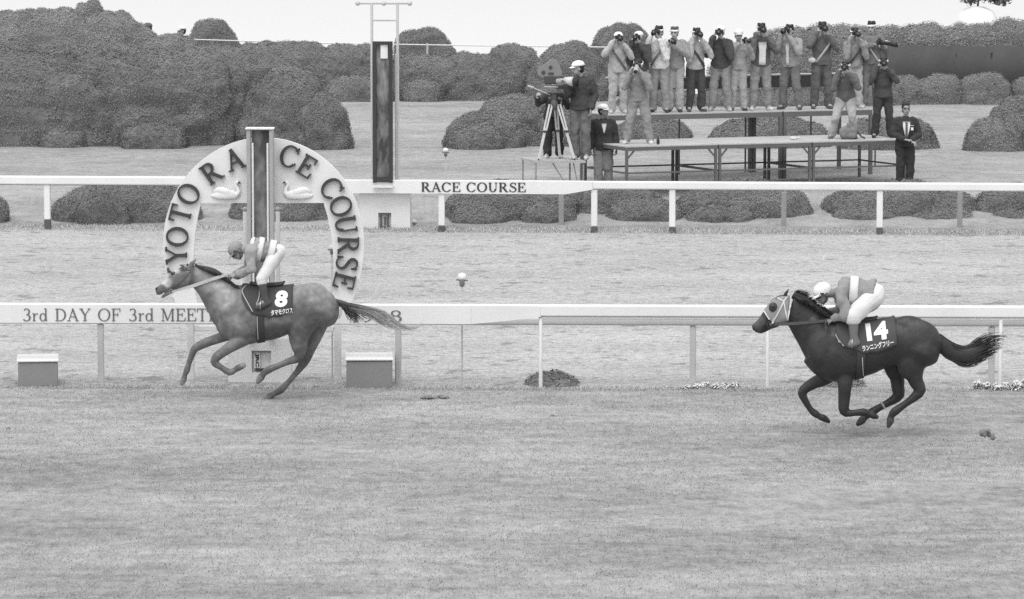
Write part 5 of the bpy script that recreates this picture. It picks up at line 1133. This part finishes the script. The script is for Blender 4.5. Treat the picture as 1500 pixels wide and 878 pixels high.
def silk_bands(B, J, r_, bands, s, jm):
    """hoops of the silks: rings round the trunk, along the line from hips to shoulders"""
    ch, pe = J['chest'], J['pelvis']; rt = nrm(J['sh_r'] - J['sh_l']); ax = nrm(ch - pe); fw = nrm(np.cross(rt, ax))
    prof = np.array([(-.06, .155, .115), (.12, .158, .115), (.40, .140, .108), (.70, .160, .118), (.95, .165, .112), (1.10, .120, .085), (1.20, .066, .058)])
    for t0, t1, tone in bands:
        P = []
        for t in np.linspace(t0, t1, 5):
            w, d = np.interp(t, prof[:, 0], prof[:, 1]) * s + jm + .012, np.interp(t, prof[:, 0], prof[:, 2]) * s + jm + .012
            P.append([pe + (ch - pe) * t + rt * w * math.cos(a) + fw * d * math.sin(a) for a in np.linspace(0, 2 * math.pi, 33)])
        v, f = sheet_solid(np.array(P), .005); part('silk_band', (v, f), grey(tone, .7), r_, True)
silk_bands(B8, J8, r8, [(.08, .36, .62), (.60, .84, .62), (1.02, 1.16, .6)], .90, .044)
silk_bands(B14, J14, r14, [(.52, .80, .66)], .97, .054)
# stirrup irons
for B, D, R_, nm in ((B8, D8, R8, 8), (B14, D14, R14, 14)):
    for sg in (-1, 1):
        t = B.p(*D['toe'], sg * .285); a = B.p(*D['an'], sg * .27); c = t * .55 + a * .45 + np.array([0, 0, -.05]); g = Geo()
        g.tube([c + [0, -.055, -.01], c + [0, -.058, .06], c + [.01, 0, .12], c + [0, .058, .06], c + [0, .055, -.01], c + [0, -.055, -.01]], .007, 6, round_ends=False); ir = part('stirrup_iron', g, grey(.5, .3, metal=.8), R_, True)
        g = Geo(); kn = B.p(D['kn'][0] + 3, D['kn'][1] + 4, sg * .25); g.bar(c + [.01, 0, .12], kn, .004, .022, (0, 1, 0)); part('stirrup_leather', g, grey(.3), ir)

# ------------------------------------------------------------------ steel press platforms
STEEL = grey(.13, .6, spec=.4); DECKM = mat('worn_deck_board', .44, .8, .12, 2.0, 18)
YAWD = R(23); uD = np.array([math.cos(YAWD), math.sin(YAWD), 0]); vD = np.array([-math.sin(YAWD), math.cos(YAWD), 0]); UZ = np.array([0, 0, 1.0])
P0 = W(917, 216.5, 80.8); ZL = P0[2]
def on_deck_line(px, A, z):                                    # point above the line A + u*uD seen at column px
    r = ray(px, 200); M_ = np.array([[uD[0], -r[0]], [uD[1], -r[1]]]); t = np.linalg.solve(M_, (C0 - A)[:2]); q = A + uD * t[0]; return np.array([q[0], q[1], z])
def table(pa, pb, A, z, depth, label, braces=True, legs=4, leg_w=.05, th=.07, deckc=DECKM):
    a, b = on_deck_line(pa, A, z), on_deck_line(pb, A, z); mid = (a + b) / 2 + vD * depth / 2
    rr = root('press_platform', (mid[0], mid[1], ground_z(mid[0], mid[1])), label, 'platform', 'steel platforms for the press')
    g = Geo(); g.bar((a + vD * depth / 2) + UZ * .012, (b + vD * depth / 2) + UZ * .012, depth, .024); part('deck', g, deckc, rr)
    g = Geo()
    for o in (0.03, depth - .03): g.bar(a + vD * o - UZ * (th / 2 + .002), b + vD * o - UZ * (th / 2 + .002), .05, th)
    for q in (a + uD * .03, b - uD * .03): g.bar(q + vD * .056 - UZ * (th / 2 + .002), q + vD * (depth - .056) - UZ * (th / 2 + .002), .05, th * .9)
    part('frame', g, STEEL, rr)
    feet = []
    for q in ((a + uD * .03), (b - uD * .03)):
        for o in (.03, depth - .03):
            w = q + vD * o; gz = ground_z(w[0], w[1]); g = Geo(); g.bar([w[0], w[1], gz - .05], [w[0], w[1], z - th - .004], leg_w, leg_w, uD); part('leg', g, STEEL, rr); feet.append(w)
    if braces:
        zb_ = z - .52; g = Geo(); F_ = [f_ * [1, 1, 0] + UZ * zb_ for f_ in feet]
        for i, j in ((0, 1), (2, 3), (0, 2), (1, 3)): g.bar(F_[i] + nrm(F_[j] - F_[i]) * .03, F_[j] - nrm(F_[j] - F_[i]) * .03, .032)
        part('brace', g, STEEL, rr)
        g = Geo()
        for q, sg in ((feet[0], 1), (feet[2], -1)): g.bar(q + UZ * (-th - .18), q + uD * sg * .16 - UZ * (th + .005), .03)
        part('corner_gusset', g, STEEL, rr)
    return rr
table(917, 1051.5, P0, ZL, 2.1, 'left steel press platform, the one carrying the wide legged photographer')
table(1053.5, 1189, P0, ZL, 2.1, 'middle steel press platform with nobody standing on it')
table(1191, 1330, P0, ZL, 2.1, 'right steel press platform beside the suited man')
PU = W(893, 170, 83.3); ZU = PU[2]
table(893, 1146, PU, ZU, 1.5, 'raised rear platform carrying the left half of the photographers', False, leg_w=.07, th=.10)
table(1148, 1278, PU, ZU, 1.5, 'raised rear platform carrying the right half of the photographers', False, leg_w=.07, th=.10)
rr = root('guard_rail', on_deck_line(1085, PU + vD * 1.55, 0) * [1, 1, 0] + UZ * .6, 'guard rail with a dark cloth skirt behind the photographers', 'railing')
a, b = on_deck_line(888, PU + vD * 1.55, ZU + .72), on_deck_line(1290, PU + vD * 1.55, ZU + .72)
g = Geo(); g.tube([a, b], .02, 8); part('top_rail', g, PALE, rr, True)
g = Geo(); a1 = a + uD * 1.2; g.bar(a1 - UZ * .15, b - UZ * .15, .012, .25); part('cloth_skirt', g, grey(.055, .9), rr)
for u in np.linspace(.02, .98, 5): q = a + (b - a) * u; g = Geo(); g.tube([q * [1, 1, 0] + UZ * .5, q - UZ * .021], .02, 8); part('rail_post', g, STEEL, rr)
# film camera platform
YC = 81.2; a, b = W(783, 237, YC), W(858, 234, YC); zc = (a[2] + b[2]) / 2; a[2] = b[2] = zc; dpt = 1.0; sk = np.array([-.28, 1.0, 0])
rr = root('camera_platform', ((a[0] + b[0]) / 2, YC + .5, ground_z(1, YC)), 'small trestle table carrying the film camera and its crew', 'platform')
g = Geo(); tb = [a, b, b + sk * dpt, a + sk * dpt]; g.add([q for q in tb] + [q - UZ * .05 for q in tb], [(0, 1, 2, 3), (7, 6, 5, 4), (0, 4, 5, 1), (1, 5, 6, 2), (2, 6, 7, 3), (3, 7, 4, 0)]); part('deck', g, grey(.42, .8), rr)
for i, q in enumerate(tb): q2 = q * .93 + (sum(tb) / 4) * .07; g = Geo(); g.tube([q2 * [1, 1, 0] + UZ * (ground_z(q2[0], q2[1]) - .05), q2 - UZ * .052], .016, 8); part('leg', g, MIDG, rr, True)
g = Geo(); m0, m1 = (a + b) / 2 - UZ * .06 + sk * .1, (a + b) / 2 * [1, 1, 0] + sk * .1; g.tube([m0 - [.12, 0, 0], m1 + [.25, 0, .55]], .012, 6); g.tube([m0 + [.3, 0, 0], m0 + [.42, 0, -.6]], .012, 6); part('brace', g, MIDG, rr)

# ------------------------------------------------------------------ hand cameras, photographers
M_CAM = grey(.03, .4, spec=.5)
def hand_camera(c, d, L, label, lens_tone=.03, s=1.15, group='cameras held by the press photographers'):
    d = nrm(d); x = nrm(np.cross(d, UZ)); z = np.cross(x, d); Rm = np.stack([x, d, z], 1); rr = root('camera', c, label, 'camera', group)
    g = Geo(); g.box(c, np.array((.145, .055, .095)) * s, Rm, .012); g.box(c + z * .058 * s, np.array((.055, .05, .035)) * s, Rm, .01); g.box(c - x * .06 * s + d * .02, np.array((.03, .04, .085)) * s, Rm, .008); part('camera_body', g, M_CAM, rr)
    g = Geo(); g.tube([c + d * .02 * s, c + d * .05 * s, c + d * (.05 + L * .6) * s, c + d * (.05 + L * .62) * s, c + d * (.06 + L) * s], np.array([.034, .034, .036, .043, .046]) * s, 14, round_ends=False); ln = part('lens', g, grey(lens_tone, .4), rr, True)
    g = Geo(); g.tube([c + d * (.058 + L) * s, c + d * (.062 + L) * s], .038 * s, 14, round_ends=False); part('lens_glass', g, grey(.012, .08, spec=.8), ln, True)
def photographer(px, py_head, py_foot, Y, o, yaw=0.0, stance=.13, spread=(1.0, 1.0), cam=('eye', .12), raise_=0.0, bend=0.0, foot=(0, 0), cl=None, lens_tone=.03, tilt=0.0, z0=None, hands=None):
    """py_head: crown of the head; py_foot: sole level. Faces the camera side (-y) turned by yaw"""
    F_ = W(px, py_foot, Y); z = F_[2] if z0 is None else z0; F_ = np.array([F_[0], F_[1], z]); Ht = W(px, py_head, Y)[2] - z; s = Ht / 1.76; Rm = Rz(yaw)
    T = lambda x, y, zz: F_ + Rm @ np.array([x, y, zz]) * s
    b = bend; hz = 1.60 - b * .12; J = dict(pelvis=T(0, .02 + b * .06, .94 - b * .06), chest=T(0, -.02 - b * .08, 1.36 - b * .09), neck=T(0, -.03 - b * .10, 1.47 - b * .10), head=T(0, -.06 - b * .14, hz + .01), face=Rm @ np.array([0, -1.0, -.05 + tilt]), up=UZ)
    for q, sg in (('r', -1), ('l', 1)):                       # facing us, the person's right hand is on our left
        J['sh_' + q] = T(sg * .175, -.01 - b * .07, 1.41 - b * .09); J['hip_' + q] = T(sg * .09, .02 + b * .06, .90 - b * .06)
        fx = sg * stance + foot[0 if q == 'r' else 1]; J['an_' + q] = T(fx, .03, .085); J['kn_' + q] = T(sg * .095 * .45 + fx * .55, -.03 - b * .14, .49 - b * .03); J['toe_' + q] = T(fx + sg * .045, -.13, .035)
    if cam[0] == 'eye':
        c = J['head'] + Rm @ np.array([-.02, -.155, .012]) * s; d = Rm @ np.array([0, -1, -.06 + tilt])
        for q, sg, sp in (('r', -1, spread[0]), ('l', 1, spread[1])):
            J['el_' + q] = T(sg * (.16 + .09 * sp), -.20 - b * .06, 1.13 + raise_ + .10 * (sp - 1) - b * .08)
        J['wr_r'] = c + Rm @ np.array([-.105, .035, -.055]) * s; J['hd_r'] = Rm @ np.array([.55, -.3, .75]); J['pn_r'] = Rm @ np.array([1.0, .2, -.3])
        J['wr_l'] = c + Rm @ np.array([.075, -.06, -.115]) * s; J['hd_l'] = Rm @ np.array([-.6, -.35, .7]); J['pn_l'] = Rm @ np.array([-.6, 0, 1.0])
        # keep the arms their own length
    else:
        c = T(*cam[2]); d = Rm @ np.array(cam[3], float); J['face'] = Rm @ np.array(cam[4], float)
        J['el_r'] = T(-.30, -.12, 1.15); J['el_l'] = T(.29, -.10, 1.14); J['wr_r'] = c + Rm @ np.array([-.10, .04, -.05]); J['wr_l'] = c + nrm(d) * .16 + Rm @ np.array([.02, .02, -.09])
        J['hd_r'] = nrm(c - J['wr_r'] + d * .3); J['pn_r'] = d; J['hd_l'] = nrm(d * .3 + UZ * .4 - Rm @ np.array([1, 0, 0]) * .3); J['pn_l'] = UZ
    if hands:
        for k, v in hands.items(): J[k] = T(*v) if not k.startswith(('hd', 'pn')) else Rm @ np.array(v, float)
    r_ = build_person(J, dict(o, s=s, loc=F_, seed=px * .37))
    if cl: hand_camera(c, d, cam[1], cl, lens_tone, 1.15 * s)
    return r_, J, T
YU = lambda px: float(on_deck_line(px, PU + vD * .45, 0)[1]); YL = lambda px: float(on_deck_line(px, P0 + vD * .7, 0)[1])
ZUt, ZLt = ZU + .026, ZL + .026
GP = 'press photographers on the stand'; HAIR = .025
def up_(px, ph, label, cl, **kw):
    o = dict(label=label, group=GP, skin=.40); o.update(kw.pop('o')); return photographer(px, ph, 167, YU(px), o, z0=ZUt, cl=cl, **kw)
up_(905, 46, 'photographer in a white cap and all pale clothes at the left end', 'black camera at the face of the man in pale clothes at the left end', o=dict(cap=.8, hair=HAIR, strap=.12, jacket=.42, trousers=.40, shoe=.5), spread=(1.9, 1.2), raise_=.05, yaw=.15)
up_(936, 45, 'photographer in a white cap and dark jacket, second from the left above', 'black camera held by the man in white cap and dark jacket', o=dict(cap=.8, hair=HAIR, jacket=.075, trousers=.30, shoe=.5), spread=(.6, 1.0), yaw=-.2)
up_(966, 37, 'photographer in a white sweater with white headband on dark hair', 'black camera held by the man in the white sweater', o=dict(hair=HAIR, band=.8, strap=.2, strap_side=-1, jacket=.66, trousers=.28, shoe=.06, jm=.045), spread=(1.3, .5), yaw=-.3, stance=.14)
up_(988, 38, 'photographer in a gray jacket with pale trousers beside the white sweater', 'black lens pointed outward beside the white sweater', o=dict(hair=.09, band=.8, jacket=.30, trousers=.38, shoe=.06), cam=('low', .16, (-.02, -.30, 1.44), (.2, -1, .05), (-.1, -1, 0)), yaw=-.15, stance=.10)
up_(1019, 40, 'photographer in a pale blouson and nearly black trousers', 'black camera held by the man in nearly black trousers', o=dict(hair=HAIR, band=.75, strap=.05, jacket=.40, trousers=.07, shoe=.10), spread=(.5, 1.3), yaw=.25)
up_(1055, 37, 'photographer in a white cap and black blouson with a dark waist pouch', 'black camera held by the man with the waist pouch', o=dict(cap=.8, hair=HAIR, jacket=.075, trousers=.26, shoe=.45, jm=.045), spread=(1.2, .7), stance=.17, yaw=-.1)
up_(1081, 42, 'photographer in a white cap and pale gray blouson leaning beside the black one', 'large black lens held beside the pale gray blouson', o=dict(cap=.78, hair=HAIR, jacket=.36, trousers=.36, shoe=.08), cam=('low', .14, (.12, -.30, 1.50), (.25, -1, .05), (.1, -1, 0)), yaw=.05, stance=.12)
up_(1114, 33, 'photographer in a dark vest open over a white shirt', 'black camera held by the man in the dark vest', o=dict(hair=HAIR, band=.7, jacket=.13, shirt=.72, shirt_w=.085, trousers=.26, shoe=.6), spread=(.6, 1.5), stance=.16, yaw=.12)
up_(1157, 35, 'bareheaded photographer in a gray jacket open over a narrow white shirt', 'black camera held by the bareheaded man in gray', o=dict(hair=HAIR, jacket=.30, shirt=.66, shirt_w=.04, trousers=.17, shoe=.10), spread=(.8, 1.3), yaw=-.4, stance=.12, foot=(-.04, .08))
r_p, Jp, Tp = up_(1203, 31, 'photographer in dark gray clothes with a white bag at the hip', 'black camera held by the man with the white hip bag', o=dict(hair=HAIR, strap=.4, strap_side=-1, jacket=.13, trousers=.12, shoe=.10), spread=(1.5, 1.1), raise_=.08, stance=.15, yaw=.15)
g = Geo(); c = Tp(-.22, -.10, .98); g.ell(c, (.085, .06, .06), nu=16, nv=10); part('hip_bag', remesh(g, .014, 2), grey(.62), r_p, True)
up_(1250, 40, 'photographer in gray with pale trousers behind the bending man in jeans', 'black camera held by the man behind the bending photographer', o=dict(hair=HAIR, band=.8, strap=.05, strap_side=-1, jacket=.28, trousers=.40, shoe=.5), spread=(.7, .8), yaw=.2)
up_(1275, 30, 'tall photographer with a headband holding a long lens low to the right', 'black camera with a long lens pointing right', o=dict(hair=HAIR, band=.8, strap=.5, jacket=.19, trousers=.18, shoe=.5), cam=('low', .30, (.14, -.28, 1.33), (.85, -.5, -.12), (-.3, -1, -.1)), stance=.13)
def lo_(px, ph, pf, label, cl, **kw):
    o = dict(label=label, group=GP, skin=.40); o.update(kw.pop('o')); return photographer(px, ph, pf, YL(px), o, z0=ZLt, cl=cl, **kw)
lo_(935, 86, 213, 'photographer with legs wide apart on the lower left platform', 'camera with pale long lens aimed by the wide legged man', o=dict(hair=HAIR, band=.8, jacket=.25, trousers=.28, shoe=.66, jm=.045, tw=.032), cam=('eye', .26), lens_tone=.45, spread=(1.3, 1.0), stance=.24, yaw=-.1, tilt=-.25)
lo_(1238, 83, 208, 'photographer in dark jacket and pale jeans bending on the lower right platform', 'black camera held by the man in pale jeans', o=dict(hair=HAIR, band=.8, jacket=.13, trousers=.38, shoe=.16), spread=(1.0, 1.3), stance=.19, bend=.7, foot=(-.10, 0), yaw=-.1)
lo_(1293, 83, 207, 'photographer in a dark sweater and black trousers on the lower right platform', 'black camera held by the man in the dark sweater', o=dict(hair=HAIR, band=.8, jacket=.075, trousers=.05, shoe=.05, jm=.05), spread=(1.4, 1.4), stance=.17, raise_=.06)
# camera bag on the lower platform
bp_ = W(1243, 206, YL(1243) - .25); bp_[2] = ZLt; g = Geo(); g.box(bp_ + UZ * .13, (.36, .22, .25), None, .05); g.tube([bp_ + [-.16, -.02, .2], bp_ + [0, -.05, .30], bp_ + [.16, -.02, .2]], .035, 8); rv = remesh(g, .02, 3, disp=.02, dscale=9)
rr = root('camera_bag', bp_, 'soft gray camera bag lying on the lower right platform', 'bag'); part('bag_body', rv, grey(.20, .9, var=.2), rr, True)
g = Geo(); g.tube([bp_ + [.16, 0, .18], bp_ + [.27, -.04, .05], bp_ + [.33, -.05, .03]], .018, 8); part('bag_strap', g, grey(.07), rr, True)
for px, lab in ((964, 'small dark bottle standing on the lower left platform'),):
    q = W(px, 213, YL(px) - .45); q[2] = ZLt; g = Geo(); g.tube([q + UZ * .03, q + UZ * .10, q + UZ * .13, q + UZ * .16], [.034, .034, .016, .014], 12); thing('bottle', remesh(g, .008, 1), grey(.03, .3), lab, 'bottle', smooth=True)
q = W(1162, 203, YL(1162)); q[2] = ZLt; g = Geo(); g.box(q + UZ * .035, (.13, .09, .07), None, .02); g.tube([q + [.06, 0, .05], q + [.14, .0, .04]], .02, 8); thing('film_box', g, grey(.62), 'small white box lying on the middle platform', 'box')

# men on the ground and the film crew
def standing(px, ph, Y, o, J_over, s_px=None, yaw=0.0, stance=.10, h=1.72):
    q = W(px, ph, Y); gz = ground_z(q[0], Y); s = h / 1.76; F_ = np.array([q[0], Y, q[2] - h]); Rm = Rz(yaw); T = lambda x, y, zz: F_ + Rm @ np.array([x, y, zz]) * s
    J = dict(pelvis=T(0, .0, .94), chest=T(0, 0, 1.36), neck=T(0, -.01, 1.47), head=T(0, -.03, 1.63), face=Rm @ np.array([0, -1.0, -.05]), up=UZ)
    for c, sg in (('r', -1), ('l', 1)):
        J['sh_' + c] = T(sg * .18, 0, 1.40); J['el_' + c] = T(sg * .25, .02, 1.13); J['wr_' + c] = T(sg * .255, -.06, .88); J['hd_' + c] = np.array([0, -.15, -1.0]); J['pn_' + c] = Rm @ np.array([-sg, 0, 0.0])
        J['hip_' + c] = T(sg * .09, 0, .90); J['kn_' + c] = T(sg * (.05 + stance * .5), -.02, .48); J['an_' + c] = T(sg * stance, .03, .085); J['toe_' + c] = T(sg * (stance + .04), -.13, .035)
    for k, v in J_over.items(): J[k] = (Rm @ np.array(v[1:], float) if v[0] == 'd' else T(*v[1:]))
    return build_person(J, dict(o, s=s, loc=F_ * [1, 1, 0] + UZ * F_[2], seed=px * .31)), J, T
Yd = 82.0
standing(884, 153, Yd, dict(label='man in a white cap and black cardigan standing on the grass', group='officials on the grass', skin=.26, cap=.8, hair=HAIR, jacket=.05, shirt=.66, shirt_w=.07, shirt_lo=.62, trousers=.30, shoe=.05, jm=.045, hem=-.22), dict(face=('d', .75, -.6, .02)), yaw=.05, h=W(884, 153, Yd)[2] - ground_z(W(884, 153, Yd)[0], Yd))
Ys = 82.6
hS = W(1325, 151, Ys)[2] - ground_z(W(1325, 151, Ys)[0], Ys)
r_s, Js, Ts = standing(1327, 151, Ys, dict(label='man in a black suit and tie with glasses leaning on the platform end', group='officials on the grass', skin=.32, hair=HAIR, glasses=1, jacket=.04, shirt=.72, shirt_w=.075, shirt_lo=.22, tie=.10, trousers=.04, shoe=.03, jm=.045, hem=-.20),
   dict(el_r=('p', -.27, -.06, 1.12), wr_r=('p', -.02, -.30, 1.02), hd_r=('d', 1, -.15, -.05), pn_r=('d', 0, 0, -1), el_l=('p', .27, -.05, 1.12), wr_l=('p', .10, -.28, 1.00), hd_l=('d', .5, -.5, -.35), pn_l=('d', 0, 0, -1), face=('d', .12, -1, .05)), h=hS)
g = Geo(); c = Ts(.115, -.185, 1.24); g.box(c, (.05, .008, .06)); part('badge', g, grey(.75), r_s); g = Geo(); g.box(c + [-.01, 0, .065], (.09, .008, .012)); part('badge_ribbon', g, grey(.6), r_s)
# film cameraman, standing on the trestle
Yk = YC + .38
hK = W(847, 88, Yk)[2] - (zc + .002)
standing(851, 88, Yk, dict(label='film cameraman in a white cap and dark jacket standing behind the lens', group='film crew', skin=.34, cap=.8, hair=HAIR, jacket=.06, trousers=.16, shoe=.55, jm=.05, hem=-.16), dict(face=('d', -.9, -.45, -.12), head=('p', -.03, -.08, 1.61), el_r=('p', -.17, -.20, 1.13), wr_r=('p', -.16, -.34, 1.36), hd_r=('d', -.5, -.4, .5), pn_r=('d', -.6, -.6, 0), el_l=('p', .26, .03, 1.14), wr_l=('p', .22, -.10, .90)), yaw=-.35, h=hK)
Yk2 = YC + .85
hK2 = 1.70; zz_ = W(808, 90, Yk2)
q2 = W(811, 226, Yk2)
ph2 = to_px(np.array([q2[0], Yk2, zc + hK2]))[1]
standing(811, float(ph2), Yk2, dict(label='film camera operator hidden behind the camera, only arms and dark legs showing', group='film crew', skin=.40, cap=.3, hair=HAIR, jacket=.06, trousers=.04, shoe=.62, jm=.04), dict(head=('p', .06, -.12, 1.48), neck=('p', .04, -.10, 1.36), chest=('p', .03, -.06, 1.28), sh_r=('p', -.15, -.06, 1.30), sh_l=('p', .20, -.06, 1.30), face=('d', .2, -1, -.05), el_r=('p', -.33, -.22, 1.16), wr_r=('p', -.36, -.42, 1.30), hd_r=('d', .1, -.6, .5), pn_r=('d', 1, 0, 0), el_l=('p', .30, -.16, 1.08), wr_l=('p', .16, -.36, 1.25)), stance=.13, h=hK2)
# wooden tripod and 35 mm film camera
Yt = YC + .30; k = mpp(Yt); q = lambda x, y, dy=0.0: W(x, y, Yt + dy)
rr = root('tripod', q(814, 230) * [1, 1, 0] + UZ * zc, 'pale wooden tripod standing on the trestle table', 'tripod')
top = q(812, 153); zt_ = zc + .002
for (x, dy, yb) in ((789, -.22, 231), (841, -.14, 228), (820, .34, 224)):
    f0 = q(x, yb, dy); f0[2] = zt_ + .03; g = Geo(); h0 = top + [(x - 812) * k * .22, dy * .2, 0]; m0 = h0 * .50 + f0 * .50
    for sx in (-.03, .03): g.bar(h0 + [sx, 0, 0], m0 + [sx * .8, 0, 0], .036, .036, (0, 1, 0))
    g.bar(m0 + (h0 - m0) * .12, f0, .055, .045, (0, 1, 0)); lg = part('leg', g, grey(.55, .6), rr)
    g = Geo(); g.box(m0, (.10, .05, .045)); g.ell(m0 - [0, .03, 0], .025, nu=8, nv=6); g.tube([f0, f0 - UZ * .03], .016, 6); part('clamp', g, grey(.07), lg)
g = Geo(); g.tube([top - UZ * .04, top + UZ * .02], .085, 14); g.tube([top + UZ * .02, top + UZ * .22], [.05, .07], 12); g.box(top + UZ * .24, (.30, .18, .05), None, .01); g.ell(top + [.10, -.08, .12], .04, nu=10, nv=8); g.ell(top + [-.09, -.08, .12], .035, nu=10, nv=8); part('pan_head', remesh(g, .012, 1), grey(.10, .5), rr, True)
g = Geo(); g.tube([top + [-.10, -.05, .20], q(776, 127, -.15)], .012, 8); g.tube([q(781, 128.5, -.15), q(774, 126.5, -.15)], .02, 8); part('pan_handle', g, grey(.5), rr, True)
rr = root('film_camera', top + UZ * .27, 'large film camera with rounded magazine and pale lens on the tripod', 'film camera')
g = Geo(); g.box((q(797, 122) + q(829, 112)) / 2 + [0, 0, 0], (32 * k, .17, 12 * k), None, .02); g.box(q(824, 128), (14 * k, .14, 5 * k), None, .01); part('camera_body', g, grey(.07, .45), rr)
g = Geo(); poly = [q(*p_) for p_ in ((787, 104), (789, 100), (806, 89), (810, 87), (815, 88.5), (818, 92), (823, 104), (822.5, 111), (794, 113), (788, 110))]; m = len(poly)
v = [p_ + [0, -.07, 0] for p_ in poly] + [p_ + [0, .07, 0] for p_ in poly]; g.add(v, [tuple(range(m)), tuple(range(2 * m - 1, m - 1, -1))] + [(i, i + m, (i + 1) % m + m, (i + 1) % m) for i in range(m)])
mg = part('magazine', g, grey(.22, .5), rr); g = Geo()
for x, y, r in ((806.5, 99, 2.6), (796, 106.5, 2.8)): g.tube([q(x, y, -.068), q(x, y, -.085)], r * k, 12, round_ends=False)
g.box(q(807, 108, -.075), (8 * k, .02, 3 * k)); part('reel_cap', g, grey(.06, .4), mg)
g = Geo(); ld = nrm([.88, -.47, 0]); l0 = q(816, 119, -.05); g.tube([l0, l0 + ld * .17, l0 + ld * .18, l0 + ld * .40], [.055, .06, .085, .10], 18, round_ends=False); part('lens', g, grey(.55, .5), rr, True)
g = Geo(); g.tube([l0 + ld * .395, l0 + ld * .44], [.104, .108], 18, round_ends=False); part('lens_hood', g, grey(.04, .5), rr, True)
g = Geo(); g.bar(q(797, 127, -.05), q(829, 128, -.05), .02); part('support_rod', g, grey(.5, .4), rr)
# two heads showing over the hedge by the lake
for px, ph, cap_, lab in ((266, 38, .8, 'man in a white hat looking over the hedge top at the upper left'), (216, 34, .12, 'man in a dark cap barely showing behind the upper left hedge')):
    Yh = 114.6; standing(px, ph, Yh, dict(label=lab, skin=.34, cap=cap_, hair=HAIR, jacket=.5, trousers=.2, shoe=.05, group='men behind the hedge'), dict(face=('d', -.8, -.5, 0)), h=W(px, ph, Yh)[2] - ground_z(0, Yh))
for o_ in list(TMP.objects): bpy.data.objects.remove(o_)
bpy.data.scenes.remove(TMP)
